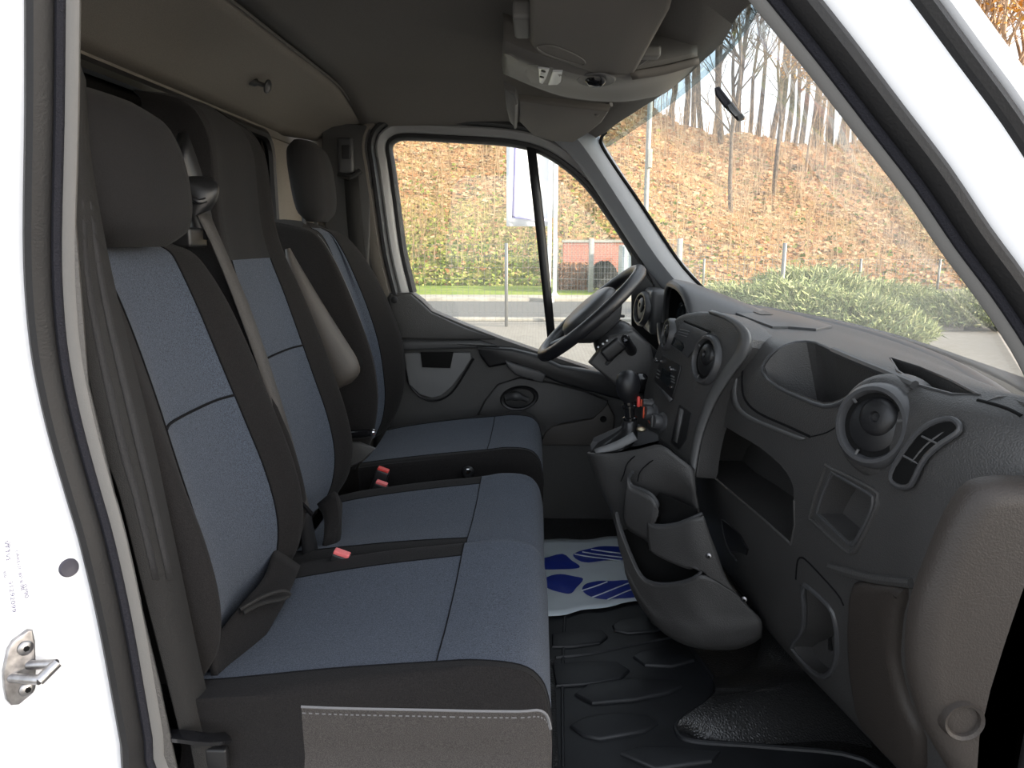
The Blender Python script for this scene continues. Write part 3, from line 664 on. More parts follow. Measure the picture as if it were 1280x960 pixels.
# ================================================================== DASHBOARD
dash = thing('dashboard', (.6, 0, .62), 'charcoal plastic dashboard with vents, trays and radio across the cab', 'dashboard')
XR = [(-.885, .70), (-.87, .64), (-.84, .60), (-.79, .57), (-.72, .545), (-.6, .525), (-.4, .49), (-.22, .455), (-.1, .44), (.12, .42), (.3, .42), (.6, .44), (.88, .50)]
def xw(Y): return .585+.19*(1-(Y/.88)**2)
def dash_ring(Y):
    r = tab(XR, Y); q = xw(Y); q = max(q, r+.05)
    e = max(0, (-Y-.80)/.085); dz = -.035*e*e
    zt = 1.372 if Y < .2 else 1.372
    return [V((q, Y, 1.35)), V((lerp(q, r+.07, .35), Y, 1.368+dz*.5)), V((lerp(q, r+.07, .7), Y, zt+dz)), V((r+.055, Y, zt-.004+dz)), V((r+.02, Y, 1.345+dz)), V((r, Y, 1.29)), V((r-.006, Y, 1.20)), V((r, Y, 1.08)), V((r+.02, Y, .96)), V((r+.05, Y, .83)), V((r+.09, Y, .70)),
            V((r+.16, Y, .64)), V((max(r+.2, .82), Y, .66)), V((max(q, .82), Y, .9)), V((max(q, .80), Y, 1.2))]
Yst = [-.885, -.875, -.86, -.84, -.81, -.77, -.72, -.66, -.58, -.48, -.38, -.28, -.18, -.08, .02, .12, .24, .4, .6, .8, .88]
G = smooth_grid([dash_ring(y) for y in Yst], 3, 4, True)
body = grid('dash_body', G, 'dash', dash, closed_v=True, cap=True)
T0 = bvh([body])
def cutter(pts, d, depth, m, back=.05, sp=1, tree=T0, taper=1.0):
    """prism cutter from a pixel outline on the dash surface; d = cutting direction"""
    q = [hit(tree, x, y)[0] for x, y in pts]; q = [p for p in q if p is not None]
    if sp > 1: q = spline(q, sp, True)
    d = V(d).normalized(); c = sum(q, V((0, 0, 0)))/len(q)
    a = [p-d*back for p in q]
    # flatten the bottom
    b = []
    for p in q:
        t = depth-(p-c).dot(d); s_ = c+(p-c)*taper; b.append(s_-d*((s_-c).dot(d))+d*depth)
    n = len(q); vs = a+b; fs = [(i, (i+1) % n, n+(i+1) % n, n+i) for i in range(n)]+[tuple(range(n)), tuple(range(n, 2*n))]
    return mk('cutter', vs, fs, m, None, smooth=False), q
BOWL = [(953, 466), (957, 452), (970, 438), (995, 428), (1020, 429), (1045, 440), (1095, 461), (1128, 477), (1098, 482), (1072, 491), (1052, 503), (1030, 508), (1000, 497), (972, 484)]
TROUGH = [(1113, 448), (1150, 459), (1190, 476), (1224, 494), (1190, 493), (1150, 482), (1122, 464)]
SHELF = [(873, 575), (879, 545), (888, 533), (900, 530), (925, 544), (950, 559), (976, 581), (990, 602), (993, 625), (989, 680), (950, 645), (905, 607)]
SQ = [(1038, 594), (1046, 594), (1086, 617), (1091, 624), (1088, 640), (1070, 676), (1063, 680), (1056, 675), (1026, 646), (1022, 637)]
POC = [(1004, 733), (1012, 735), (1036, 757), (1044, 775), (1047, 800), (1045, 828), (1036, 843), (1024, 845), (1008, 832), (990, 809), (999, 795), (1005, 780), (1005, 755)]
cuts = []; rims = []
for nm, o_, d, dep, tp, sp in [('bowl', BOWL, (.25, 0, -1), .10, .85, 2), ('trough', TROUGH, (.2, 0, -1), .05, .9, 1), ('shelf', SHELF, (1, .15, -.05), .14, .95, 2), ('sq', SQ, (1, .25, -.1), .05, .8, 2), ('poc', POC, (1, .2, -.2), .08, .85, 2)]:
    c, q = cutter(o_, d, dep, 'dash', back=.04 if nm != 'bowl' else .06, taper=tp, sp=sp); cuts.append(c); rims.append((nm, q))
boolean(body, cuts)
rm = dict(rims)
tube('bowl_rim', rm['bowl'], .004, 'dashg', dash, n=8, closed=True)
tube('trough_rim', rm['trough'], .0025, 'dashg', dash, n=6, closed=True)
tube('shelf_lip', rm['shelf'][-8:]+rm['shelf'][:1], .003, 'dash', dash, n=6)
def off_line(pts, off, sp=3): return spline(hits(T0, pts, off), sp)
def seam(name, pts, r=.0022, m='seam', off=0.0, sp=3, par=dash, n=5): return tube(name, off_line(pts, off, sp), r, m, par, n=n)
# square tray frame
def loop_on(pts, off=0, sp=2): return spline(hits(T0, pts, off), sp, True)
tube('tray_frame', loop_on([(1030, 588), (1040, 586), (1092, 612), (1098, 622), (1094, 640), (1074, 682), (1066, 690), (1055, 686), (1018, 652), (1014, 642)]), .0045, 'dash', dash, n=8, closed=True)
tube('tray_rim', rm['sq'], .003, 'dashg', dash, n=6, closed=True)
tube('pocket_rim', rm['poc'], .0055, 'dashg', dash, n=8, closed=True)
seam('pocket_outline', [(995, 724), (997, 702), (1002, 697), (1012, 704), (1046, 741), (1055, 757)], .002)
# upper lid outline (groove) with lit lower trim
seam('lid_groove', [(933, 424), (930, 450), (928, 480), (932, 500), (948, 516), (985, 533), (1013, 546)], .003)
seam('lid_groove', [(1013, 546), (1035, 540), (1058, 524), (1078, 508)], .0012)
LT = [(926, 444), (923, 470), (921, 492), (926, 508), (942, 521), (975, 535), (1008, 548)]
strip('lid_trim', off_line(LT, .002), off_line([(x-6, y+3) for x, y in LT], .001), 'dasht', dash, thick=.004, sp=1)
# divider bar over the bowl
tube('divider_bar', off_line([(1042, 441), (1075, 455), (1110, 469), (1145, 484)], .004), .007, 'dashg', dash, n=8)
# top storage lid
TL = [(905, 388), (935, 386), (960, 388), (1000, 397), (1040, 410), (1020, 414), (985, 411), (966, 411)]
q = hits(T0, TL, .0)
plate('top_lid', q, (0, 0, 1), .006, 'dashg', dash, bev=.002)
plate('top_lid_badge', hits(T0, [(938, 391), (955, 391), (966, 396), (950, 396)], .006), (0, 0, 1), .001, 'dash', dash, bev=0)
# windscreen ledge, lit edge
wl_ = [V((xw(y)-.012, y, 1.362)) for y in [-.76+i*.06 for i in range(27)]]
tube('windscreen_ledge', wl_, .012, 'dashg', dash, n=8, prof=[(-2.2, 0), (-1.2, .55), (0, .7), (1, .3), (1, -.5), (-2.2, -.5)], up=(0, 0, 1))
# side demister slot
tube('demister_slot', off_line([(1222, 500), (1245, 506), (1262, 512), (1277, 520)], -.001), .003, 'deep', dash, n=8)
# corner speaker grille
GR = [(1119, 592), (1130, 571), (1149, 545), (1167, 531), (1186, 525), (1198, 527), (1204, 535), (1200, 543), (1181, 555), (1163, 571), (1153, 588), (1144, 606), (1132, 609), (1121, 603)]
gq = spline(hits(T0, GR, .0045), 2, True); nrm = hit(T0, 1160, 566)[1]
gr = plate('side_grille', gq, nrm, .003, 'deep', dash, bev=.001)
tube('grille_rim', [p+nrm*.002 for p in gq], .0042, 'dashg', gr, n=8, closed=True)
tube('grille_bar', [p+nrm*.003 for p in spline(hits(T0, [(1126, 606), (1140, 583), (1158, 560), (1178, 544), (1198, 535)], .002), 3)], .0013, 'dasht', gr, n=5)
for a, b in [((1157, 546), (1178, 556)), ((1134, 570), (1156, 582))]:
    tube('grille_bar', [p+nrm*.003 for p in hits(T0, [a, b], .003)], .0018, 'dasht', gr, n=5)
# round vents
def vent(name, par, c, n, r, m='dashg', roll=(0, 0, 1)):
    v = lathe(name, c, n, [(r*.80, -.012), (r*.80, .006), (r*.86, .012), (r*.95, .012), (r*1.04, .006), (r*1.08, -.006)], m, par, seg=40, up=roll)
    x, y, z = axes(n, roll)
    lathe('vent_recess', V(c), n, [(0, .0005), (r*.80, .002)], 'deep', v, seg=32, up=roll)
    # two-part flap
    lathe('vent_dial', V(c)+y*(r*.0)-z*.004, n, [(0, .012), (r*.5, .011), (r*.66, .007), (r*.70, .0)], 'black', v, seg=32, up=roll)
    lathe('vent_flap', V(c)+y*(r*.22)+x*(r*.1)-z*.002, n, [(0, .011), (r*.10, .0115), (r*.14, .016), (r*.34, .0155), (r*.46, .011), (r*.50, .004)], 'black', v, seg=32, up=roll)
    for k, a in enumerate((20, 140, 255)):
        ca, sa = math.cos(math.radians(a)), math.sin(math.radians(a))
        tube('vent_clip', [V(c)+(x*ca+y*sa)*(r*.70)+z*.008, V(c)+(x*ca+y*sa)*(r*.84)+z*.008], .0025, 'dasht', v, n=5)
    return v
vc, vn = hit(T0, 1097, 532)
nv = (V((-.86, -.47, .20))).normalized()
# pod behind the vent
lathe('vent_pod', vc-nv*.02, nv, [(.086, -.02), (.082, .006), (.074, .018), (.064, .022), (.058, .016)], 'dash', dash, seg=40)
vent('vent', dash, vc+nv*.008, nv, .062)
# end panel by the door
EP = [(1330, 590), (1280, 594), (1240, 594), (1209, 601), (1190, 622), (1172, 655), (1152, 705), (1138, 745), (1131, 790), (1131, 830), (1138, 865), (1152, 905), (1185, 962), (1215, 1010)]
ep = [hit(T0, x, y)[0] for x, y in EP]
ep = [p for p in ep if p is not None]
print('EP', [tuple(round(c, 2) for c in p) for p in ep])
# the end panel lies on the door side of the dash: Y about -.87
epq = [P(x, y, -.862) for x, y in EP] + [P(1226, 1010, -.862), P(1232, 900, -.862), P(1262, 790, -.862), P(1300, 680, -.862)]
pan = plate('end_panel', epq, (0, -1, 0), .034, 'dashb', dash, bev=.028, sp=2)
rc = P(1203, 900, -.897)
rr = lathe('panel_cap', rc, (0, -1, 0), [(0, -.004), (.018, -.004), (.020, .004), (.024, .006), (.026, 0), (.027, -.01)], 'dashb', pan, seg=28)
# seams on the face
LC = [(1072, 727), (1100, 728), (1136, 734), (1131, 765), (1127, 800), (1127, 830), (1140, 880), (1160, 925), (1150, 975), (1110, 962), (1086, 912), (1071, 862), (1065, 805), (1066, 760)]
lq = [p for p in spline(hits(T0, LC, -.012), 2, True)]
plate('lower_corner_panel', lq, hit(T0, 1095, 820)[1], .028, 'dashb', dash, bev=.016)
tube('overhang_lip', off_line([(1040, 708), (1073, 718), (1100, 724), (1142, 729)], .002), .008, 'dash', dash, n=8)
seam('dash_seam', [(1073, 716), (1095, 722), (1120, 726), (1140, 727)], .002)
seam('dash_seam', [(872, 580), (870, 620), (880, 660), (905, 710), (930, 745)], .0016)
seam('shelf_edge', [(872, 577), (905, 607), (950, 645), (989, 680)], .004, 'dash')
plate('glovebox_grip', hits(T0, [(904, 649), (912, 655), (926, 668), (936, 686), (934, 694), (925, 690), (915, 690), (908, 675)], .0), (-1, 0, 0), .004, 'black', dash, bev=.002)
tube('grip_lip', off_line([(904, 650), (906, 665), (912, 685), (922, 700)], .003), .003, 'dashg', dash, n=6)

# --- instrument hood and cluster
rows = []
for X, hh, ry in [(.398, .135, .205), (.41, .145, .208), (.46, .135, .21), (.54, .105, .215), (.63, .07, .22)]:
    rows.append([V((X+.02*abs(math.cos(a)), .455+ry*math.copysign(abs(math.cos(a))**.8, math.cos(a)), 1.305+hh*abs(math.sin(a))**.85)) for a in [math.pi*k/14 for k in range(15)]])
hd_ = grid('instrument_hood', smooth_grid(rows, 3, 2), 'dashg', dash, thick=.012, offs=0)
tube('hood_lip', spline(rows[0], 2), .007, 'dashg', hd_, n=8)
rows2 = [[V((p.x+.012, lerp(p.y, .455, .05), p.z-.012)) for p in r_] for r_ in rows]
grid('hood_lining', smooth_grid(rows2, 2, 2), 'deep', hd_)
clus = plate('instrument_cluster', [V((.47+.03*math.sin(a), .455+.19*math.cos(a), 1.33+.085*math.sin(a))) for a in [2*math.pi*k/24 for k in range(24)]], (-1, 0, .2), .006, 'deep', dash, bev=.002)
tube('cluster_rim', [V((.405, .455+.205*math.cos(a), 1.305+.09*math.sin(a))) for a in [math.pi+math.pi*k/20 for k in range(21)]], .010, 'dashg', clus, n=8)
for y in (.37, .54): lathe('gauge', (.45, y, 1.33), (-1, 0, .1), [(0, .001), (.05, .001), (.054, .006), (.056, 0)], 'sscr', clus)
# far-side vent
vent('vent', dash, P(803, 386, .74), (-.97, -.22, .12), .055)
rbox('vent_housing', P(808, 388, .76)+V((.03, 0, 0)), (.06, .16, .15), 'dashg', dash, bev=.02)

# --- centre stack
SO = P(885, 450, -.05); SN = V((-.94, -.27, .16)).normalized()
def S(x, y, off=0): return PP(x, y, SO, SN)+SN*off
stack = plate('centre_stack', [S(x, y, -.06) for x, y in [(804, 500), (806, 482), (816, 449), (829, 417), (841, 400), (856, 391), (888, 389), (912, 397), (928, 408), (937, 424), (932, 445), (912, 470), (892, 502), (877, 540), (870, 575), (866, 596), (850, 575), (825, 552), (808, 536)]], SN, .062, 'dash', dash, bev=.012, sp=2)
TB = [(888, 391), (908, 399), (922, 410), (927, 424), (922, 441), (905, 466), (886, 500), (872, 538), (866, 570), (865, 592)]
TO = [(890, 389), (914, 397), (931, 409), (937, 424), (932, 445), (913, 471), (893, 503), (878, 541), (871, 573), (868, 596)]
strip('stack_trim', [S(x, y, .004) for x, y in TB], [S(x, y, -.002) for x, y in TO], 'dasht', dash, thick=.008, sp=3)
# display lid
dl = plate('display_lid', [S(x, y, .002) for x, y in [(837, 430), (849, 413), (857, 403), (888, 416), (876, 431), (862, 447), (852, 440)]], SN, .004, 'dashg', stack, bev=.002)
plate('display_window', [S(x, y, .006) for x, y in [(838, 428), (842, 422), (847, 422), (857, 429), (858, 435), (855, 440)]], SN, .001, 'sscr', dl, bev=0)
for k in range(3):
    tube('lid_rib', [S(853+k*-1.5, 412+k*3.2, .007), S(865+k*-1.5, 415+k*3.2, .007)], .0012, 'dasht', dl, n=4)
tube('lid_shadow_gap', [S(857, 402, .003), S(889, 415, .003)], .003, 'deep', dl, n=5)
# radio
rd = plate('radio', [S(x, y, .002) for x, y in [(830, 444), (853, 457), (853, 462), (843, 497), (841, 499), (821, 478), (820, 472)]], SN, .004, 'black', stack, bev=.002)
plate('radio_screen', [S(x, y, .006) for x, y in [(831, 460), (840, 465), (844, 471), (838, 484), (828, 474)]], SN, .001, 'sscr', rd, bev=0)
for (x, y) in [(825, 451), (843, 462)]: lathe('radio_knob', S(x, y, .006), SN, [(.006, 0), (.006, .006), (.004, .008), (0, .008)], 'chrome', rd, seg=14)
lathe('radio_knob', S(842, 484, .006), SN, [(.004, 0), (.004, .003), (0, .0035)], 'chrome', rd, seg=12)
for k in range(3):
    tube('radio_button', [S(825+k*-.8, 463+k*4, .007), S(828+k*-.8, 465+k*4, .007)], .002, 'dasht', rd, n=5)
    tube('radio_button', [S(842+k*.2, 470+k*3.5, .007), S(846+k*.2, 472+k*3.5, .007)], .002, 'dasht', rd, n=5)
strip('radio_ledge', [S(820, 476, .004), S(843, 499, .004)], [S(821, 479, .008), S(841, 503, .008)], 'dashg', rd, thick=.004, sp=1)
# right and left vents of the stack
lathe('vent_surround', S(884, 453, -.01), SN, [(.10, .0), (.098, .010), (.075, .014), (.062, .010)], 'dash', stack, seg=40, sx=.8, sy=1.05, up=(-.1, 0, 1))
vent('vent', stack, S(886, 450, .004), SN, .056)
vent('vent', stack, S(836, 418, -.002), (-.99, -.05, .16), .04)
# heater knobs
for (x, y, r, om) in [(815, 505, .014, 'orange'), (818, 517, .023, 'orange'), (829, 528, .023, None)]:
    kb = lathe('heater_knob', S(x, y, .0), SN, [(r*1.15, 0), (r*1.1, .006), (r*.85, .010), (r*.80, .026), (r*.7, .029), (0, .029)], 'dashg', stack, seg=24)
    rbox('pointer', S(x, y, .031), (.004, .005, r*1.3), om or 'dasht', kb, bev=.001)
    if om: tube('temperature_arc', [S(x, y, .004)+axes(SN)[0]*(r*1.25*math.cos(a))+axes(SN)[1]*(r*1.25*math.sin(a)) for a in [math.radians(150+12*k) for k in range(10)]], .0014, 'orange', kb, n=4)
# card slot
plate('card_slot', [S(x, y, .002) for x, y in [(851, 506), (866, 517), (860, 548), (850, 562), (840, 553), (845, 528)]], SN, .002, 'black', stack, bev=.001)
strip('slot_bar', [S(853, 510, .006), S(845, 551, .006)], [S(857, 513, .006), S(849, 554, .006)], 'dasht', stack, thick=.004, sp=1)
# ================================================================== CENTRE CONSOLE with gear lever
con = thing('centre_console', PZ(860, 800, .56), 'dark floor console with cup holders and open pocket below the radio', 'console')
rows = []
for z, xs, y0, ye in [(.58, (.31, .40), .03, .15), (.75, (.29, .40), .03, .16), (.9, (.26, .40), .03, .17), (1.0, (.22, .40), .03, .165)]:
    rows.append([V((xs[0], ye, z)), V((xs[0], y0+.02, z)), V((xs[0]+.02, y0, z)), V((xs[1]-.02, y0, z)), V((xs[1], y0+.02, z)), V((xs[1], ye, z))])
grid('console_column', smooth_grid(rows, 3, 2, True), 'dash', con, closed_v=True, cap=True)
rows = [[P(x, y, Y) for x, y, Y in [(738, 564, .15), (739, 566, .05), (770, 566, .01), (800, 561, -.03), (826, 556, -.06), (850, 572, -.09), (868, 586, -.10)]],
        [P(x, y, Y) for x, y, Y in [(742, 580, .15), (744, 582, .05), (770, 584, .005), (800, 584, -.035), (826, 582, -.065), (852, 595, -.09), (870, 606, -.11)]],
        [P(x, y, Y) for x, y, Y in [(750, 605, .15), (753, 608, .05), (774, 612, .01), (800, 612, -.03), (826, 610, -.05), (854, 615, -.07), (872, 622, -.11)]],
        [P(x, y, Y) for x, y, Y in [(764, 634, .15), (767, 637, .05), (782, 645, .02), (803, 645, .0), (828, 640, -.01), (856, 640, -.02), (876, 645, -.11)]],
        [P(x, y, Y) for x, y, Y in [(773, 660, .15), (775, 668, .06), (786, 680, .05), (805, 680, .04), (830, 680, .04), (858, 680, .04), (885, 680, -.08)]]]
grid('console_side', smooth_grid(rows, 4, 3), 'dash', con, thick=.006)
# gear plate (top of the console)
plate('gear_plate', [P(x, y, .09) for x, y in [(738, 562), (742, 552), (770, 540), (792, 533), (822, 548), (823, 554), (800, 560), (770, 566), (742, 568)]], (0, 0, 1), .012, 'dashg', con, bev=.005)
lathe('socket_cap', P(801, 543, .06)+V((0, 0, .012)), (0, -.2, 1), [(.012, 0), (.012, .003), (.008, .004), (0, .004)], 'brass', con, seg=20)
# moulded holder with cup lip and open pocket
def hold(x, y, d=0): return P(x, y, tab([(730, .06), (780, -.04), (820, -.10), (870, -.16), (950, -.19), (1000, -.19)], x)+d)
# face under the cup lip, running to the glovebox edge
U = [[hold(*q) for q in [(811, 652), (822, 657), (845, 655), (864, 648), (880, 644)]],
     [hold(*q) for q in [(811, 668), (824, 672), (848, 671), (868, 666), (888, 668)]],
     [hold(*q) for q in [(813, 684), (828, 690), (850, 690), (872, 688), (897, 692)]],
     [hold(*q) for q in [(818, 690), (838, 700), (858, 706), (880, 708), (908, 722)]],
     [hold(*q) for q in [(869, 709), (873, 711), (877, 714), (890, 722), (922, 742)]]]
grid('cup_front', smooth_grid(U, 4, 4), 'dash', con, thick=.006)
L_ = [[hold(*q) for q in [(771, 640), (776, 660), (788, 692), (800, 717), (812, 727), (833, 730), (858, 726), (874, 718), (890, 722), (922, 742)]],
      [hold(*q) for q in [(772, 660), (778, 680), (790, 710), (803, 733), (818, 743), (838, 746), (864, 744), (888, 742), (908, 746), (936, 758)]],
      [hold(*q) for q in [(776, 685), (783, 705), (796, 732), (811, 753), (830, 764), (850, 768), (876, 769), (900, 768), (925, 768), (950, 772)]],
      [hold(*q) for q in [(784, 715), (792, 733), (806, 755), (822, 773), (842, 785), (864, 790), (888, 792), (912, 791), (935, 787), (952, 782)]],
      [hold(*q, .02) for q in [(796, 745), (804, 758), (818, 776), (834, 791), (854, 802), (874, 807), (896, 809), (918, 808), (938, 802), (950, 794)]],
      [hold(*q, .10) for q in [(805, 755), (813, 768), (828, 782), (844, 793), (860, 800), (880, 804), (900, 805), (920, 803), (936, 798), (948, 792)]]]
grid('holder_shell', smooth_grid(L_, 4, 4), 'dash', con, thick=.006, offs=-1)
tube('pocket_lip', [hold(*q) for q in [(771, 640), (776, 660), (788, 692), (800, 717), (812, 727), (833, 730), (858, 726), (872, 719), (876, 714), (869, 709), (855, 705), (838, 700), (818, 690), (813, 682)]], .004, 'dashg', con, n=8, sp=4)
tube('cup_lip', [hold(*q) for q in [(791, 590), (786, 598), (790, 607), (803, 612), (815, 619), (822, 630), (818, 639), (811, 645), (811, 652), (822, 657), (845, 655), (864, 648), (878, 642)]], .0042, 'dashg', con, n=8, sp=4)
W_ = [[hold(*q) for q in [(786, 596), (789, 607), (803, 613), (815, 620), (822, 631), (817, 640), (811, 647)]], [hold(*q) for q in [(783, 620), (787, 632), (800, 640), (812, 648), (818, 656), (814, 662), (811, 668)]], [hold(*q, .01) for q in [(781, 645), (786, 660), (798, 668), (808, 674), (814, 680), (813, 684), (812, 686)]]]
grid('cup_wall', smooth_grid(W_, 4, 3), 'dash', con, thick=.006)
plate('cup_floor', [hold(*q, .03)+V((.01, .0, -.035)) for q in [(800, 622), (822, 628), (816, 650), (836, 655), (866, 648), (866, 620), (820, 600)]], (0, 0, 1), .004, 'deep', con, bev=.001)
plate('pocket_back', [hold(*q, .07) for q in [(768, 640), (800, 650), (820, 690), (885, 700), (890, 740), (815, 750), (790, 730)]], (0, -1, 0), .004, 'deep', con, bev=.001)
for x, y in [(886, 693), (930, 747)]:
    s_ = lathe('screw', hold(x, y)+V((-.002, -.008, 0)), (-.5, -.85, .1), [(.0065, 0), (.0065, .002), (.004, .0035), (0, .0035)], 'zinc', con, seg=14)
    lathe('screw_slot', hold(x, y)+V((-.003, -.0135, 0)), (-.5, -.85, .1), [(.003, 0), (.003, .0006), (0, .0007)], 'deep', s_, seg=6)
# panel lines of the console side
tube('console_seam', [P(x, y, -.03) for x, y in [(822, 557), (800, 566), (785, 578), (780, 592), (776, 602)]], .0015, 'seam', con, n=4, sp=3)
tube('console_seam', [P(x, y, -.06) for x, y in [(830, 568), (812, 578), (800, 590), (797, 602)]], .0015, 'seam', con, n=4, sp=3)

gl = thing('gear_lever', P(775, 545, .09), 'short gear lever with round black knob, red collar and leather gaiter', 'gear lever')
kb = P(783, 485, .09)
ax = (P(783, 460, .09)-P(786, 505, .09)).normalized()
base = P(786, 500, .09)
lathe('knob', base, ax, [(.012, -.008), (.016, .0), (.026, .012), (.031, .032), (.030, .05), (.024, .066), (.013, .075), (0, .077)], 'leather', gl, seg=28)
lathe('collar', P(787, 515, .09), ax, [(.014, -.03), (.015, -.022), (.018, -.02), (.018, -.014), (.013, -.012), (.013, .01), (.019, .012), (.019, .018), (.014, .02), (.013, .034)], 'gloss', gl, seg=24)
rbox('reverse_ring_tab', P(798, 502, .075), (.008, .014, .026), 'red', gl, bev=.003)
ga = []
for (x0, y0, x1, y1, d) in [(779, 524, 797, 524, .016), (776, 534, 797, 536, .024), (764, 543, 797, 545, .036), (748, 553, 796, 549, .048), (740, 563, 793, 552, .055)]:
    a = P(x0, y0, .09); b = P(x1, y1, .09); m_ = (a+b)/2; h = (b-a)/2
    ga.append([m_+h*math.cos(q)*(1+.06*math.sin(5*q))+V((0, d*math.sin(q), 0)) for q in [2*math.pi*k/20 for k in range(20)]])
grid('gaiter', smooth_grid(ga, 3, 1, True), 'gaiter', gl, closed_v=True, cap=True, sharp=80)
strip('gaiter_frame', [P(743, 562, .04), P(770, 552, .03), P(791, 540, .03)], [P(745, 567, .03), P(772, 562, .02), P(797, 550, .02)], 'lgrey', gl, thick=.006)

# ================================================================== STEERING
sw = thing('steering_wheel', P(770, 420, .45), 'black leather steering wheel with a round grey-black hub pad', 'steering wheel')
t0, t1 = P(800, 337, .455), P(678, 444, .455); t0.y = t1.y = .455
wc = (t0+t1)/2; wx = (t0-t1).normalized(); wy = V((0, 1, 0)); wz = wx.cross(wy)
if wz.x > 0: wz = -wz
RW = (t0-t1).length/2-.004
tube('rim', [wc+wx*(RW*math.cos(a))+wy*(RW*math.sin(a)) for a in [2*math.pi*k/64 for k in range(64)]], .0185, 'leather', sw, n=14, closed=True, up=tuple(wz))
hub = []
for (d, sx_, sy_) in [(-.055, .06, .065), (-.02, .095, .105), (.015, .10, .11), (.035, .09, .10), (.045, .065, .07), (.048, .02, .02)]:
    hub.append([wc+wz*(d-.012)+wx*(sx_*math.cos(a))+wy*(sy_*math.sin(a)) for a in [2*math.pi*k/24 for k in range(24)]])
grid('hub_pad', smooth_grid(hub, 3, 1, True), 'dashg', sw, closed_v=True, cap=True, sharp=80)
tube('hub_groove', [wc+wz*.031+wx*(.055*math.cos(a)-.01)+wy*(.06*math.sin(a)) for a in [math.radians(20+k*14) for k in range(24)]], .002, 'seam', sw, n=5)
for a in (90, -90, 205, 155):
    ca, sa = math.cos(math.radians(a)), math.sin(math.radians(a)); d = wx*ca+wy*sa; e = wx*-sa+wy*ca
    rows = [[wc+d*r_+e*(w_*math.cos(q))+wz*(-.022+.010*math.sin(q)+o_) for q in [2*math.pi*k/10 for k in range(10)]] for r_, w_, o_ in ((.07, .03, 0), (.11, .024, .004), (.15, .02, .012), (RW-.004, .024, .02))]
    grid('spoke', smooth_grid(rows, 3, 1, True), 'leather', sw, closed_v=True, cap=True, sharp=80)
for a in (60, 120): pass
col_ = thing('steering_column', P(790, 440, .45), 'black steering column shroud with stalks and ignition barrel', 'steering column')
ax = wz
rows = []
for d, ry, rz in [(-.06, .055, .045), (-.10, .075, .065), (-.16, .08, .07), (-.22, .085, .075), (-.28, .08, .07)]:
    c = wc+ax*d
    rows.append([c+wy*(ry*math.copysign(abs(math.cos(q))**.6, math.cos(q)))+wx*(rz*math.copysign(abs(math.sin(q))**.6, math.sin(q))) for q in [2*math.pi*k/20 for k in range(20)]])
grid('shroud', smooth_grid(rows, 3, 1, True), 'black', col_, closed_v=True, cap=True, sharp=60)
# lower cover towards the centre
plate('knee_cover', [P(x, y, .37) for x, y in [(735, 452), (760, 420), (790, 412), (812, 430), (818, 460), (806, 490), (800, 505), (775, 485)]], (0, -1, 0), .03, 'dash', col_, bev=.012)
st = tube('wiper_stalk', [P(790, 440, .36), P(787, 432, .30), P(782, 424, .26)], [.016, .014, .012, .011], 'black', col_, n=12, sp=3)
lathe('stalk_tip', P(782, 424, .258), (-.3, -.9, .4), [(.012, 0), (.012, .006), (.009, .010), (.003, .011), (0, .009)], 'gloss', st, seg=16)
sat = rbox('stereo_satellite', P(766, 437, .325), (.065, .03, .04), 'black', col_, bev=.008, rot=Matrix.Rotation(-.7, 3, 'Y'))
for x, y in [(748, 434), (754, 430), (759, 426)]: lathe('satellite_button', P(x, y, .31), (-.5, -.8, .3), [(.003, 0), (.003, .002), (0, .0025)], 'lamp', sat, seg=10)
tube('light_stalk', [P(758, 455, .34), P(764, 449, .33), P(770, 441, .33)], .006, 'dashg', col_, n=8, sp=2)
ig = lathe('ignition_barrel', P(795, 480, .27), (-.75, -.6, .1), [(.0, .004), (.02, .004), (.026, .008), (.03, .002), (.032, -.02)], 'gloss', col_, seg=24)
lathe('key_slot', P(797, 483, .255), (-.75, -.6, .1), [(.004, 0), (.004, .003), (0, .003)], 'chrome', ig, seg=10)
rbox('adjust_lever', P(770, 395, .45)+V((0, 0, 0)), (.05, .02, .008), 'black', col_, bev=.003)

# ================================================================== OVERHEAD
TC = bvh([o for o in ceil.children])
oc = thing('overhead_console', P(740, 90, .05), 'taupe overhead console shelf with reading lamp above the windscreen', 'console')
rows = [[P(x, y-8, -.12)+V((0, 0, .05)) for x, y in [(629, 58), (660, 70), (700, 82), (745, 90), (790, 88), (830, 80), (871, 71)]],
        [P(x, y, -.12) for x, y in [(629, 58), (660, 72), (700, 85), (745, 95), (790, 91), (830, 83), (871, 73)]],
        [P(x, y, .02) for x, y in [(628, 75), (662, 91), (705, 103), (755, 111), (800, 107), (838, 95), (873, 74)]],
        [P(x, y, .14) for x, y in [(630, 90), (670, 107), (712, 120), (769, 125), (806, 121), (833, 112), (873, 77)]],
        [P(x, y, .17) for x, y in [(631, 84), (671, 100), (713, 112), (769, 117), (806, 114), (834, 106), (873, 74)]],
        [P(x, y, .20)+V((0, 0, .06)) for x, y in [(631, 80), (671, 95), (713, 105), (769, 108), (806, 106), (834, 100), (873, 73)]]]
ocg = grid('console_body', smooth_grid(rows, 4, 4), 'ohead', oc, thick=.004, offs=-1)
TO_ = bvh([ocg])
def O(x, y, o_=0):
    a, n = hit(TO_, x, y, o_)
    return a
lamp = plate('reading_lamp', [O(x, y, .001) for x, y in [(660, 78), (672, 78), (703, 83), (708, 92), (703, 104), (680, 105), (664, 100), (657, 88)]], hit(TO_, 684, 92)[1], .004, 'ohead', oc, bev=.002)
nl_ = hit(TO_, 684, 92)[1]
for q in ([(674, 80), (688, 82), (684, 93), (680, 100), (675, 98)], [(692, 84), (704, 86), (702, 98), (698, 101), (686, 101)]):
    plate('lamp_lens', [O(x, y, .005) for x, y in q], nl_, .004, 'lamp', lamp, bev=.002)
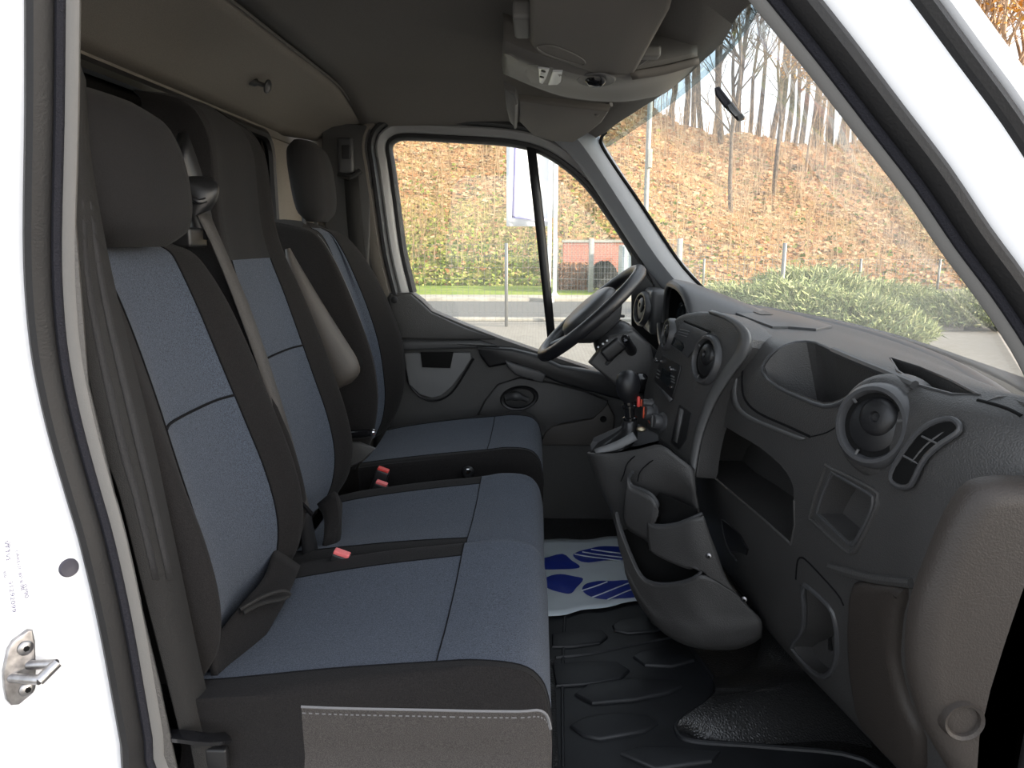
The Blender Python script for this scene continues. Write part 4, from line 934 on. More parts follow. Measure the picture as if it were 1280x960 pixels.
for x, y in [(681, 83), (679, 90)]: lathe('lamp_switch', O(x, y, .009), nl_, [(.005, 0), (.005, .003), (0, .004)], 'black', lamp, seg=12)
lathe('sensor_eye', O(745, 99, .0), hit(TO_, 745, 99)[1], [(.020, 0), (.019, .006), (.012, .013), (0, .015)], 'gloss', oc, seg=24, sx=1.2)
lathe('sensor_ring', O(745, 99, .0), hit(TO_, 745, 99)[1], [(.034, 0), (.032, .003), (.021, .002)], 'dasht', oc, seg=24, sx=1.3)
lathe('lamp_button', O(640, 70, .0), hit(TO_, 640, 70)[1], [(.018, 0), (.017, .004), (.006, .006), (0, .005)], 'ohead', oc, seg=20, sx=1.3)
tube('shelf_lip', [P(x, y, .145) for x, y in [(630, 91), (670, 108), (712, 121), (769, 126), (806, 122), (833, 113), (873, 77)]], .004, 'ohead', oc, n=8, sp=4)
strip('shelf_rail', [P(787, 89, -.13), P(830, 82, -.13), P(873, 72, -.13)], [P(790, 99, -.12), P(832, 92, -.12), P(874, 79, -.12)], 'visor', oc, thick=.008)
# visors
vz = 1.925
pv = thing('sun_visor', PZ(750, 30, vz), 'large folded sun visor on the passenger side of the headliner', 'sun visor', 'sun visors')
plate('visor_panel', [PZ(x, y, vz) for x, y in [(662, -130), (662, 40), (672, 52), (740, 78), (786, 88), (793, 82), (838, -4), (870, -130)]], (0, 0, -1), .022, 'visor', pv, bev=.010)
tube('visor_label_edge', [PZ(x, y, vz-.0225) for x, y in [(671, 58), (690, 57), (715, 66), (731, 76), (727, 81), (705, 75), (682, 67)]], .0012, 'ohead', pv, n=4, closed=True, sp=3)
tube('pivot_rod', [PZ(786, 86, vz-.01), PZ(800, 76, vz-.005), PZ(815, 66, vz)], .008, 'ohead', pv, n=8, sp=2)
rbox('visor_clip', PZ(812, 66, vz), (.04, .035, .02), 'ohead', pv, bev=.006)
rbox('visor_hinge', PZ(653, 25, vz+.005), (.03, .12, .03), 'greyt', pv, bev=.008)
dv = thing('sun_visor', P(700, 140, .45), 'folded sun visor on the driver side behind the overhead console', 'sun visor', 'sun visors')
plate('visor_panel', [P(648, 118, .24), P(690, 122, .24), P(762, 130, .24), P(752, 146, .45), P(735, 160, .6), P(717, 171, .7), P(690, 170, .7), P(665, 162, .66), P(648, 145, .5)], (.05, -.15, -1), .018, 'visor', dv, bev=.008)
plate('visor_mount', [P(630, 102, .22), P(644, 108, .22), P(648, 120, .24), P(646, 152, .55), P(637, 145, .5), P(632, 125, .3)], (.05, -.15, -1), .022, 'greyt', dv, bev=.008)
tube('pivot_rod', [P(745, 143, .3), P(754, 136, .28), P(764, 130, .26)], .007, 'ohead', dv, n=8, sp=2)
# hook and small strap clip
hp, hn = hit(TC, 317, 102)
hk = thing('coat_hook', hp, 'small dark coat hook on the beige rear lining', 'hook')
hn = V((1, 0, -.35)).normalized()
lathe('hook_peg', hp, hn, [(.012, -.01), (.011, .006), (.006, .012), (.006, .03), (.008, .034)], 'dash', hk, seg=20)
lathe('hook_cap', hp+hn*.034, hn, [(.010, -.001), (.017, .001), (.018, .005), (.013, .009), (0, .010)], 'dashg', hk, seg=24)
# mirror arm on the windscreen
mr = thing('windscreen_mirror_arm', P(912, 130, -.12), 'small dark blade-shaped mirror arm fixed high on the windscreen', 'mirror')
plate('mirror_blade', [P(x, y, -.12) for x, y in [(895, 111), (900, 109), (914, 127), (920, 137), (915, 143), (906, 134), (896, 120)]], (-.5, -.8, 0), .012, 'rubber2', mr, bev=.004)
plate('mirror_clip', [P(x, y, -.125) for x, y in [(911, 133), (918, 129), (931, 146), (930, 150), (924, 152), (913, 140)]], (-.5, -.8, 0), .018, 'gloss', mr, bev=.004)
plate('clip_pad', [P(x, y, -.145) for x, y in [(922, 145), (928, 142), (931, 147), (925, 151)]], (-.5, -.8, 0), .006, 'black', mr, bev=.001)

# ================================================================== FLOOR MATS
mt = thing('rubber_floor_mat', PZ(780, 850, .552), 'black rubber floor mat with raised six-sided pads in the passenger footwell', 'floor mat')
MO = [(676, 1020), (676, 745), (740, 735), (830, 725), (850, 785), (875, 825), (893, 850), (894, 868), (879, 884), (852, 899), (846, 914), (866, 927), (960, 934), (1080, 950), (1150, 1020)]
plate('mat_sheet', [PZ(x, y, .551) for x, y in MO], (0, 0, 1), .009, 'mat', mt, bev=.003)
tube('mat_rim', [PZ(x, y, .561) for x, y in MO[3:]], .006, 'mat', mt, n=8, sp=4)
tube('mat_ridge', [PZ(x, y, .560) for x, y in [(695, 822), (740, 817), (790, 806), (840, 797)]], .005, 'mat', mt, n=6, sp=2)
tube('mat_ridge', [PZ(x, y, .560) for x, y in [(706, 770), (703, 860), (704, 960)]], .004, 'mat', mt, n=6, sp=2)
for q in ([(690, 795), (720, 790), (752, 790), (760, 798), (750, 806), (715, 811), (690, 811)], [(765, 784), (775, 777), (800, 773), (830, 773), (838, 783), (820, 791), (785, 794), (768, 790)],
          [(690, 833), (740, 828), (772, 830), (787, 840), (775, 852), (735, 858), (695, 860)], [(791, 823), (803, 816), (835, 812), (862, 818), (868, 828), (840, 836), (806, 834)],
          [(718, 870), (735, 858), (790, 850), (845, 851), (853, 861), (835, 870), (790, 878), (740, 882)], [(712, 910), (730, 899), (770, 893), (812, 897), (822, 907), (805, 918), (750, 927), (728, 922)],
          [(775, 945), (800, 936), (850, 936), (900, 942), (890, 955), (820, 965)]):
    plate('raised_pad', [PZ(x, y, .559) for x, y in q], (0, 0, 1), .008, 'mat', mt, bev=.006)
pm = thing('protective_floor_paper', PZ(740, 720, .562), 'crumpled white protective floor sheet printed with blue shoe soles', 'floor paper')
zz = .568
rows = []
for k in range(25):
    t = k/24; row = []
    for j in range(17):
        s_ = j/16
        a = PZ(lerp(640, 845, t), lerp(676, 669, t)+1.2*math.sin(t*17), zz); b = PZ(lerp(640, 845, t), lerp(778, 744, t)+1.4*math.sin(t*23+1), zz)
        p = lerp(a, b, s_); p.z += .004*noise.noise(p*9)+.0025*noise.noise(p*22+V((3, 1, 0))); row.append(p)
    rows.append(row)
ps = grid('paper_sheet', rows, 'paper', pm, thick=.001)
TPp = bvh([ps])
def prt(pts, sp=2): return [PZ(x, y, zz+.0045) for x, y in pts]
def print_patch(pts, nm='printed_sole'):
    q = spline([PZ(x, y, zz) for x, y in pts], 3, True); c = sum(q, V((0, 0, 0)))/len(q); n = len(q); vs = []
    def dz(p): return V((p.x, p.y, zz+.0016+.004*noise.noise(V((p.x, p.y, zz))*9)+.0025*noise.noise(V((p.x, p.y, zz))*22+V((3, 1, 0)))))
    for f in (1, .66, .33): vs += [dz(lerp(c, p, f)) for p in q]
    vs.append(dz(c)); fs = []
    for k in range(2): fs += [(k*n+i, k*n+(i+1) % n, (k+1)*n+(i+1) % n, (k+1)*n+i) for i in range(n)]
    fs += [(2*n+i, 2*n+(i+1) % n, 3*n) for i in range(n)]
    return mk(nm, vs, fs, 'print', pm)
print_patch([(668, 703), (679, 699), (703, 693), (715, 701), (725, 708), (716, 711), (698, 713), (676, 712)], 'printed_heel')
print_patch([(685, 722), (701, 719), (718, 721), (729, 724), (721, 734), (714, 742), (701, 741), (688, 737), (676, 730)], 'printed_heel')
s1 = print_patch([(717, 692), (739, 685), (757, 683), (775, 684), (800, 688), (812, 694), (790, 700), (765, 700), (736, 703), (723, 700)])
s2 = print_patch([(728, 735), (733, 729), (748, 726), (765, 727), (784, 727), (810, 732), (815, 740), (793, 748), (757, 749), (739, 746), (730, 741)])
for par_, ls in ((s1, [((718, 692), (776, 701)), ((728, 689), (790, 699)), ((739, 686), (800, 696))]), (s2, [((727, 738), (759, 727)), ((740, 746), (788, 729)), ((760, 749), (800, 734))])):
    for a, b in ls: tube('tread_line', [lerp(PZ(*a, zz+.003), PZ(*b, zz+.003), k/8)+V((0, 0, .004*noise.noise(V((lerp(PZ(*a, zz), PZ(*b, zz), k/8)).to_tuple())*9))) for k in range(9)], .0022, 'paper', par_, n=4)

# ================================================================== DOOR JAMB HARDWARE
def J(x, y, o_=0): return hit(TJ, x, y, o_)[0]
jn = hit(TJ, 40, 835)[1]
lk = thing('door_striker', J(25, 835), 'zinc door striker with two screws on the white B-pillar jamb', 'striker')
plate('striker_plate', [J(x, y, .001) for x, y in [(3, 858), (2, 838), (8, 810), (14, 800), (33, 786), (39, 786), (42, 800), (43, 830), (43, 855), (40, 864), (22, 879), (12, 880), (6, 873)]], jn, .005, 'zinc', lk, bev=.002)
ld = V((.9, -.35, 0)).normalized()
a0, b0 = J(12, 846, .004), J(34, 830, .004)
def toward(px, py, base):   # rods stand out from the plate along its normal
    d = ray(px, py); t = (base-CAM).length/d.length; return CAM+d*t
a1, b1 = toward(50, 850, a0+jn*.025), toward(70, 830, b0+jn*.025)
tube('striker_rod', [a0, a1], .0055, 'zinc', lk, n=12); tube('striker_rod', [b0, b1], .0055, 'zinc', lk, n=12)
tube('striker_bar', [a1+(a1-b1)*.08, b1+(b1-a1)*.08], .0062, 'zinc', lk, n=12)
for x, y in [(29, 808), (31, 859)]:
    sc = lathe('screw', J(x, y, .006), jn, [(.0085, 0), (.0085, .002), (.006, .004), (0, .004)], 'zinc', lk, seg=20)
    lathe('screw_socket', J(x, y, .0101), jn, [(.0035, 0), (.0035, .0004), (0, .0004)], 'deep', sc, seg=6)
pg = lathe('body_plug', J(86, 709.5, .0), hit(TJ, 86, 709)[1], [(.0115, -.002), (.0115, .0015), (.010, .003), (.007, .0028), (0, .0024)], 'plug', None, seg=28)
put(pg, None, 'round dark plastic plug pressed into the white door jamb', 'plug')
stk = thing('type_label', J(20, 720), 'white type label with small printed lines on the door jamb', 'sticker')
def text_on(t, x0, y0, x1, y1, size, par):
    a = J(x0, y0, .0006); b = J(x1, y1, .0006); n = hit(TJ, (x0+x1)/2, (y0+y1)/2)[1]
    cu = bpy.data.curves.new('t', 'FONT'); cu.body = t; cu.size = 1; tmp = bpy.data.objects.new('t', cu); COL.objects.link(tmp)
    dg = bpy.context.evaluated_depsgraph_get(); dg.update(); me = bpy.data.meshes.new_from_object(tmp.evaluated_get(dg))
    w_ = max(v.co.x for v in me.vertices); ex = (b-a)/w_; ez = n; ey = ez.cross(ex.normalized())*size
    vs = [a+ex*v.co.x+ey*v.co.y for v in me.vertices]; fs = [tuple(p.vertices) for p in me.polygons]
    bpy.data.objects.remove(tmp); bpy.data.curves.remove(cu); bpy.data.meshes.remove(me)
    return mk('printed_line', vs, fs, 'ink', par, smooth=False, recalc=False)
plate('label_film', [J(x, y, .0002) for x, y in [(1, 660), (28, 660), (38, 770), (1, 778)]], hit(TJ, 20, 720)[1], .0002, 'sticker', stk, bev=0)
text_on('VF1VB000Z61292099', 5, 676, 15, 766, .006, stk)
text_on('LAREUL 8P 8.08', 19, 688, 26, 738, .0045, stk)
text_on('3500 kg', 9, 676, 11, 690, .004, stk)
text_on('0790', 28, 731, 31, 748, .006, stk)
text_on('1850', 3, 712, 5, 722, .004, stk)

# ================================================================== OUTSIDE
def ground_mat(name, c1, c2, scale, bump=.3, paver=False):
    m = mat(name, c1, .85, col2=c2, vscale=scale, bump=bump, bscale=30, spec=.2, detail=6)
    if paver:
        n = m.node_tree.nodes; l = m.node_tree.links; b = n['Principled BSDF']
        br = n.new('ShaderNodeTexBrick'); br.inputs['Scale'].default_value = 5; br.inputs['Mortar Size'].default_value = .015
        br.inputs['Color1'].default_value = (*c1, 1); br.inputs['Color2'].default_value = (*c2, 1); br.inputs['Mortar'].default_value = (*[x*.6 for x in c1], 1)
        tc = n.new('ShaderNodeTexCoord'); l.new(tc.outputs['Object'], br.inputs['Vector']); l.new(br.outputs[0], b.inputs['Base Color'])
    return m
M['pave'] = ground_mat('pale_grey_pavers', (.27, .25, .22), (.33, .31, .28), 2, paver=True)
M['road'] = ground_mat('grey_asphalt', (.14, .14, .14), (.18, .18, .175), 20)
M['kerb'] = mat('pale_concrete', (.38, .355, .31), .9, var=.15, vscale=4)
M['grass'] = ground_mat('autumn_lawn', (.16, .26, .04), (.30, .33, .08), 6)
M['concrete'] = mat('grey_concrete_post', (.33, .325, .31), .85, var=.1, vscale=8)
M['galv'] = mat('galvanised_steel', (.2, .205, .205), .45, metal=.6)
M['banner'] = mat('white_banner_cloth', (.85, .85, .88), .8)
M['lilac'] = mat('lilac_print', (.50, .46, .80), .8)
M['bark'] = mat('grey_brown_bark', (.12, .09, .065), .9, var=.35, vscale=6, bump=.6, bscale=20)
M['barkl'] = mat('sunlit_tan_bark', (.34, .24, .16), .9, var=.3, vscale=5, bump=.5, bscale=20)  # sunlight on the trunks is painted in as a paler bark tone
M['hedge'] = mat('brown_dry_hedge_leaves', (.30, .15, .08), .9, var=.4, vscale=20)
M['bin'] = mat('pale_blue_grey_sheet', (.45, .50, .52), .5, var=.05, vscale=3)
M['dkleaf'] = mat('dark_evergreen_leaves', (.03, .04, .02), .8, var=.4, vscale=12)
def island_mat(name, cols, rough=.9, transl=0):
    m = bpy.data.materials.new(name); m.use_nodes = True; n = m.node_tree.nodes; l = m.node_tree.links; b = n['Principled BSDF']
    b.inputs['Roughness'].default_value = rough; b.inputs['Specular IOR Level'].default_value = .15
    g = n.new('ShaderNodeNewGeometry'); rp = n.new('ShaderNodeValToRGB'); rp.color_ramp.interpolation = 'LINEAR'
    e = rp.color_ramp.elements
    while len(e) < len(cols): e.new(.5)
    for k, c in enumerate(cols): e[k].position = k/(len(cols)-1); e[k].color = (*c, 1)
    l.new(g.outputs['Random Per Island'], rp.inputs[0]); l.new(rp.outputs[0], b.inputs['Base Color'])
    return m
M['litter'] = island_mat('mixed_fallen_leaves', [(.26, .13, .06), (.46, .22, .10), (.54, .36, .21), (.38, .17, .07), (.60, .45, .28), (.30, .24, .12)])
M['stems'] = island_mat('dry_pale_stems', [(.32, .22, .13), (.46, .34, .21), (.24, .15, .08), (.40, .27, .16)])
M['greens'] = island_mat('green_undergrowth', [(.11, .16, .03), (.20, .25, .05), (.30, .30, .10), (.15, .18, .04)])
M['juniper'] = island_mat('silver_green_juniper', [(.20, .26, .12), (.34, .38, .18), (.46, .48, .27), (.14, .19, .08), (.52, .50, .30)])
M['yleaf'] = island_mat('orange_yellow_leaves', [(.60, .30, .06), (.70, .45, .10), (.50, .20, .05), (.66, .50, .18)])
M['brick'] = mat('red_brickwork', (.42, .13, .08), .85)
_b = M['brick'].node_tree; _t = _b.nodes.new('ShaderNodeTexBrick'); _t.inputs['Scale'].default_value = 4
_t.inputs['Color1'].default_value = (.44, .14, .09, 1); _t.inputs['Color2'].default_value = (.36, .10, .07, 1); _t.inputs['Mortar'].default_value = (.4, .33, .28, 1)
_c = _b.nodes.new('ShaderNodeTexCoord'); _m = _b.nodes.new('ShaderNodeMapping'); _m.inputs['Rotation'].default_value = (math.radians(90), 0, 0)
_b.links.new(_c.outputs['Object'], _m.inputs[0]); _b.links.new(_m.outputs[0], _t.inputs['Vector']); _b.links.new(_t.outputs[0], _b.nodes['Principled BSDF'].inputs['Base Color'])

rbox('ground', (10, 20, -.1), (160, 140, .2), 'pave', bev=0, kind='structure', label='pale paved yard round the van')
rbox('road', (-14, 15.0, .0), (44, 4.2, .02), 'road', bev=0, kind='structure', label='grey asphalt road beyond the yard')
rbox('kerb', (-14, 17.6, .05), (44, 1.1, .1), 'kerb', bev=.02, kind='structure', label='pale concrete kerb along the road')
rbox('kerb', (-14, 12.6, .03), (44, .3, .06), 'kerb', bev=.02, kind='structure', label='low kerb between yard and road')
rbox('lawn', (-12, 20.8, .03), (48, 5.4, .08), 'grass', bev=.02, kind='structure', label='strip of lawn at the foot of the bank')

# --- wooded bank
def hz(x, y):
    c = tab([(-30, 9), (4, 9), (9, 6.9), (14, 6.1), (19, 6.9), (22, 7.6), (40, 8.5)], x)+.25*math.sin(x*.6)
    t = max(0, min(1, (y-22.6)/(14.5)));
    z = c*(t*.85+.15*t*t*(3-2*t))
    z += max(0, y-37)*.04
    k = min(1, max(0, (y-22.6)/2))
    return z+k*(.45*noise.noise(V((x*.35, y*.35, 0)))+.18*noise.noise(V((x*1.3, y*1.3, 4)))+.06*noise.noise(V((x*4, y*4, 9))))
hx = [-34+i*.45 for i in range(200)]; hy = [22.6+j*.38 for j in range(44)]+[40, 43, 48, 56, 70]
hm = bpy.data.materials.new('leaf_covered_bank'); hm.use_nodes = True
n = hm.node_tree.nodes; l = hm.node_tree.links; b_ = n['Principled BSDF']; b_.inputs['Roughness'].default_value = .95; b_.inputs['Specular IOR Level'].default_value = .1
tc = n.new('ShaderNodeTexCoord')
def nz(s, d=6):
    t = n.new('ShaderNodeTexNoise'); t.inputs['Scale'].default_value = s; t.inputs['Detail'].default_value = d; l.new(tc.outputs['Object'], t.inputs['Vector']); return t
f1, f2, f3 = nz(9), nz(.35, 4), nz(2.2, 5)
r1 = n.new('ShaderNodeValToRGB'); e = r1.color_ramp.elements; e[0].position = .32; e[0].color = (.22, .11, .05, 1); e[1].position = .7; e[1].color = (.54, .36, .21, 1); k_ = e.new(.5); k_.color = (.40, .22, .105, 1)
r2 = n.new('ShaderNodeValToRGB'); e = r2.color_ramp.elements; e[0].position = .35; e[0].color = (.14, .18, .04, 1); e[1].position = .65; e[1].color = (.38, .38, .12, 1)
l.new(f1.outputs[0], r1.inputs[0]); l.new(f1.outputs[0], r2.inputs[0])
# green low and to the left of the bank
sp_ = n.new('ShaderNodeSeparateXYZ'); l.new(tc.outputs['Object'], sp_.inputs[0])
mz = n.new('ShaderNodeMapRange'); mz.inputs[1].default_value = 4.2; mz.inputs[2].default_value = .6; l.new(sp_.outputs['Z'], mz.inputs[0])
mxx = n.new('ShaderNodeMapRange'); mxx.inputs[1].default_value = 6; mxx.inputs[2].default_value = -1; l.new(sp_.outputs['X'], mxx.inputs[0])
mu = n.new('ShaderNodeMath'); mu.operation = 'MULTIPLY'; l.new(mz.outputs[0], mu.inputs[0]); l.new(mxx.outputs[0], mu.inputs[1])
ad = n.new('ShaderNodeMath'); ad.operation = 'MULTIPLY_ADD'; ad.inputs[1].default_value = 1.5; l.new(f3.outputs[0], ad.inputs[0]); ad.inputs[2].default_value = -.62
a2 = n.new('ShaderNodeMath'); a2.operation = 'ADD'; a2.use_clamp = True; l.new(ad.outputs[0], a2.inputs[0]); l.new(mu.outputs[0], a2.inputs[1])
cl = n.new('ShaderNodeMath'); cl.operation = 'MULTIPLY'; cl.inputs[1].default_value = .85; l.new(a2.outputs[0], cl.inputs[0])
mxr = n.new('ShaderNodeMixRGB'); l.new(cl.outputs[0], mxr.inputs[0]); l.new(r1.outputs[0], mxr.inputs[1]); l.new(r2.outputs[0], mxr.inputs[2]); l.new(mxr.outputs[0], b_.inputs['Base Color'])
bp = n.new('ShaderNodeBump'); bp.inputs['Strength'].default_value = .9; bp.inputs['Distance'].default_value = .12; l.new(f1.outputs[0], bp.inputs['Height']); l.new(bp.outputs[0], b_.inputs['Normal'])
M['bank'] = hm
hill = grid('bank', [[V((x, y, hz(x, y))) for x in hx] for y in hy], 'bank', None, kind='structure', label='steep wooded bank covered in fallen leaves', sharp=180)

def scatter(name, m, items, label, cat_):
    vs = []; fs = []
    for it in items:
        k = len(vs); vs += it[0]; fs += [tuple(i+k for i in f) for f in it[1]]
    return mk(name, vs, fs, m, None, smooth=False, recalc=False, label=label, kind='stuff', cat=cat_)
Q = random.Random(3)
def quad(c, u, v): return ([c-u-v, c+u-v, c+u+v, c-u+v], [(0, 1, 2, 3)])
it = []
for k in range(26000):
    y = 22.7+Q.random()**1.2*15; s = (y+1.7)/25; x = Q.uniform(-14, 30)
    g_ = max(0, min(1, (6-x)/7))*max(0, 1-(y-22.6)/7)
    if Q.random() < g_*.75 or (.6 < x < 4.5 and y < 23.4): continue
    a = Q.uniform(0, 6.28); r = Q.uniform(.04, .11)*s
    u = V((math.cos(a), math.sin(a)*.5, math.sin(a)*.4+Q.uniform(-.3, .3)))*r; v = V((-math.sin(a), math.cos(a)*.5, math.cos(a)*.4+Q.uniform(-.3, .3)))*r*.7
    it.append(quad(V((x, y, hz(x, y)+.05)), u, v))
scatter('fallen_leaves', 'litter', it, 'brown and orange fallen leaves on the bank', 'leaves')
it = []
for k in range(20000):
    y = 22.5+Q.random()**1.6*11; x = Q.uniform(-14, 24)
    g_ = max(0, min(1, (7-x)/7))*max(0, 1-(y-22.6)/8)+.12
    if Q.random() > g_ or (.6 < x < 4.5 and y < 23.4): continue
    r = Q.uniform(.03, .085); a = Q.uniform(0, 6.28)
    it.append(quad(V((x, y, hz(x, y)+Q.uniform(.03, .25))), V((math.cos(a), math.sin(a), Q.uniform(-.4, .4)))*r, V((-math.sin(a)*.4, math.cos(a)*.4, .8))*r*.7))
scatter('undergrowth', 'greens', it, 'green undergrowth low on the bank', 'plants')
it = []
for k in range(3400):
    y = 22.8+Q.random()*14.5; x = Q.uniform(-14, 30); h = Q.uniform(.5, 2.6)*(1 if Q.random() < .8 else 1.6); w_ = Q.uniform(.005, .014)
    p = V((x, y, hz(x, y)-.1)); t = p+V((Q.gauss(0, .12)*h, Q.gauss(0, .1)*h, h)); m_ = lerp(p, t, .5)+V((Q.gauss(0, .05), 0, 0))
    it.append(([p-V((w_, 0, 0)), p+V((w_, 0, 0)), m_+V((w_*.8, 0, 0)), m_-V((w_*.8, 0, 0)), t+V((w_*.3, 0, 0)), t-V((w_*.3, 0, 0)), p+V((0, w_, 0)), m_+V((0, w_, 0))], [(0, 1, 2, 3), (3, 2, 4, 5), (0, 6, 7, 3), (6, 1, 2, 7)]))
    if h > 1.2:
        for q in range(4):
            a = lerp(p, t, Q.uniform(.3, .9)); e_ = a+V((Q.gauss(0, .35), Q.gauss(0, .2), Q.uniform(.1, .5))); it.append(([a-V((.006, 0, 0)), a+V((.006, 0, 0)), e_+V((.003, 0, 0)), e_-V((.003, 0, 0))], [(0, 1, 2, 3)]))
scatter('dry_stems', 'stems', it, 'thin pale dry stems standing all over the bank', 'stems')

# --- trees: four meshes shared by all
def tree_mesh(seed, H, r0, twigs=True, leaves=0):
    q = random.Random(seed); segs = []; tips = []
    def limb(p, d, L, r, depth):
        n_ = 5 if depth == 0 else 3; pts = [p]; dd = d.copy()
        for k in range(n_):
            dd = (dd+V((q.gauss(0, .10+.06*depth), q.gauss(0, .10+.06*depth), .04))).normalized(); pts.append(pts[-1]+dd*(L/n_))
        segs.append((pts, r, depth))
        if depth >= 3: tips.append(pts[-1]); return
        nb = (11, 5, 4)[depth]
        for k in range(nb):
            t = q.uniform(.28 if depth == 0 else .25, 1); i = min(n_-1, int(t*n_)); o_ = lerp(pts[i], pts[i+1], t*n_-i)
            a = q.uniform(0, 6.28); s_ = q.uniform(.5, .95)
            nd = (dd*(1-s_*.5)+V((math.cos(a), math.sin(a), q.uniform(.0, .5)))*s_).normalized()
            limb(o_, nd, L*q.uniform(.28, .48) if depth == 0 else L*q.uniform(.4, .65), r*(1-.75*t)*.55+.006, depth+1)
    limb(V((0, 0, -.5)), V((q.gauss(0, .04), q.gauss(0, .04), 1)).normalized(), H, r0, 0)
    tv, tf, bv, bf = [], [], [], []
    for pts, r, dp in segs:
        vs, fs = (tv, tf) if dp == 0 else (bv, bf); nn = 7 if dp == 0 else (4 if dp == 1 else 3); fr = frames(pts); k = len(vs); L = len(pts)
        for i, p in enumerate(pts):
            rr = max(.006, r*(1-.85*i/(L-1)))
            for a in range(nn): an = 6.283*a/nn; vs.append(p+fr[i][1]*(rr*math.cos(an))+fr[i][2]*(rr*math.sin(an)))
        for i in range(L-1):
            for a in range(nn): fs.append((k+i*nn+a, k+i*nn+(a+1) % nn, k+(i+1)*nn+(a+1) % nn, k+(i+1)*nn+a))
    lv, lf = [], []
    if leaves:
        for t in tips:
            for j in range(leaves):
                c = t+V((q.gauss(0, .35), q.gauss(0, .35), q.gauss(0, .3))); a = q.uniform(0, 6.28); rr = q.uniform(.05, .11); k = len(lv)
                u = V((math.cos(a), math.sin(a), q.uniform(-.5, .5)))*rr; v = V((-math.sin(a), math.cos(a), q.uniform(-.8, .8)))*rr*.7
                lv += [c-u-v, c+u-v, c+u+v, c-u+v]; lf.append((k, k+1, k+2, k+3))
    def me(nm, v, f, m):
        x = bpy.data.meshes.new(nm); x.from_pydata([tuple(p) for p in v], [], f); x.materials.append(M[m]); x.polygons.foreach_set('use_smooth', [True]*len(x.polygons)); return x
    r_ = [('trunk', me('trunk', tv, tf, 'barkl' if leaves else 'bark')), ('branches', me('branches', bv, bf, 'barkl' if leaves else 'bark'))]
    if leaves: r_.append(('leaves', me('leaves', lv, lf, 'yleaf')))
    return r_
TM = [tree_mesh(11, 13, .17), tree_mesh(12, 11, .14), tree_mesh(13, 14, .20), tree_mesh(14, 12, .16, leaves=5), tree_mesh(15, 7, .10, leaves=7)]
def tree(kind, x, y, s, rz, label, group):
    t = thing('tree', (x, y, hz(x, y)), label, 'tree', group)
    t.rotation_euler = (0, 0, rz); t.scale = (s, s, s)
    for nm, me in TM[kind]:
        o = bpy.data.objects.new(nm, me); COL.objects.link(o); o.parent = t
        if nm == 'leaves': o['kind'] = 'stuff'
    return t
Q = random.Random(21)
for k, (px, Yd) in enumerate([(868, 38), (893, 39), (905, 36.5), (925, 40), (948, 38), (965, 37), (985, 39), (1003, 38), (1022, 37), (1040, 40), (1060, 38.5), (835, 39), (812, 41), (790, 39), (880, 41), (915, 42), (937, 41.5), (975, 42), (995, 43), (1015, 42), (1050, 43), (857, 42), (1072, 41), (1090, 39), (1030, 44)]):
    x = P(px, 150, Yd).x; tree(k % 3, x, Yd, Q.uniform(.8, 1.15), Q.uniform(0, 6.28), 'bare grey tree on the crest of the bank', 'bare trees along the crest')
for px, py, Yd, s in [(914, 268, 28, .75), (965, 262, 30, .8)]:
    x = P(px, py, Yd).x; tree(1, x, Yd, s, Q.uniform(0, 6), 'slender bare tree rising from the middle of the bank', 'slender trees on the slope')
for px, Yd in [(1155, 36), (1195, 34), (1218, 35), (1258, 33), (1300, 34), (1340, 35), (1232, 29), (1262, 30), (1245, 37), (1280, 28), (1200, 39), (1225, 40)]:
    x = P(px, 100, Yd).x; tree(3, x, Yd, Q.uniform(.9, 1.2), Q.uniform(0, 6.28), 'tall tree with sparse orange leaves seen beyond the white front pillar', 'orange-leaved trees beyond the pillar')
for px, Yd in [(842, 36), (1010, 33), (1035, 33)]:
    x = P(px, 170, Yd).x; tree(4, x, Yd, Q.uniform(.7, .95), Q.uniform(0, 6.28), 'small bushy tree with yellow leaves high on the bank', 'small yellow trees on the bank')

# --- spreading juniper shrubs
def shrub_mesh(seed, n_, w_, d_, h_):
    q = random.Random(seed); vs, fs = [], []
    for k in range(n_):
        a = q.uniform(0, 6.283); r = math.sqrt(q.random()); c = V((math.cos(a)*r*w_, math.sin(a)*r*d_, h_*(1-r*r*.75)*q.uniform(.45, 1.0)))
        out_ = V((math.cos(a)*.8, math.sin(a)*.8, q.uniform(.15, .9))).normalized(); L = q.uniform(.14, .34); s_ = out_.cross(V((q.gauss(0, 1), q.gauss(0, 1), q.gauss(0, 1)))).normalized()
        for j in range(5):
            b0_ = c+out_*(L*j/5); sg = -1 if j % 2 else 1; e_ = b0_+out_*(L*.30)+s_*(sg*L*.28); k0 = len(vs); w2_ = s_.cross(out_)*.010+out_*.012
            vs += [b0_-w2_, b0_+w2_, e_]; fs.append((k0, k0+1, k0+2))
        k0 = len(vs); w2_ = s_*.012; vs += [c-w2_, c+w2_, c+out_*L*1.15]; fs.append((k0, k0+1, k0+2))
    me = bpy.data.meshes.new('foliage'); me.from_pydata([tuple(p) for p in vs], [], fs); me.materials.append(M['juniper']); return me
SM = [shrub_mesh(5, 5200, 1.25, .9, .72), shrub_mesh(6, 4200, 1.1, .8, .5)]
core = []
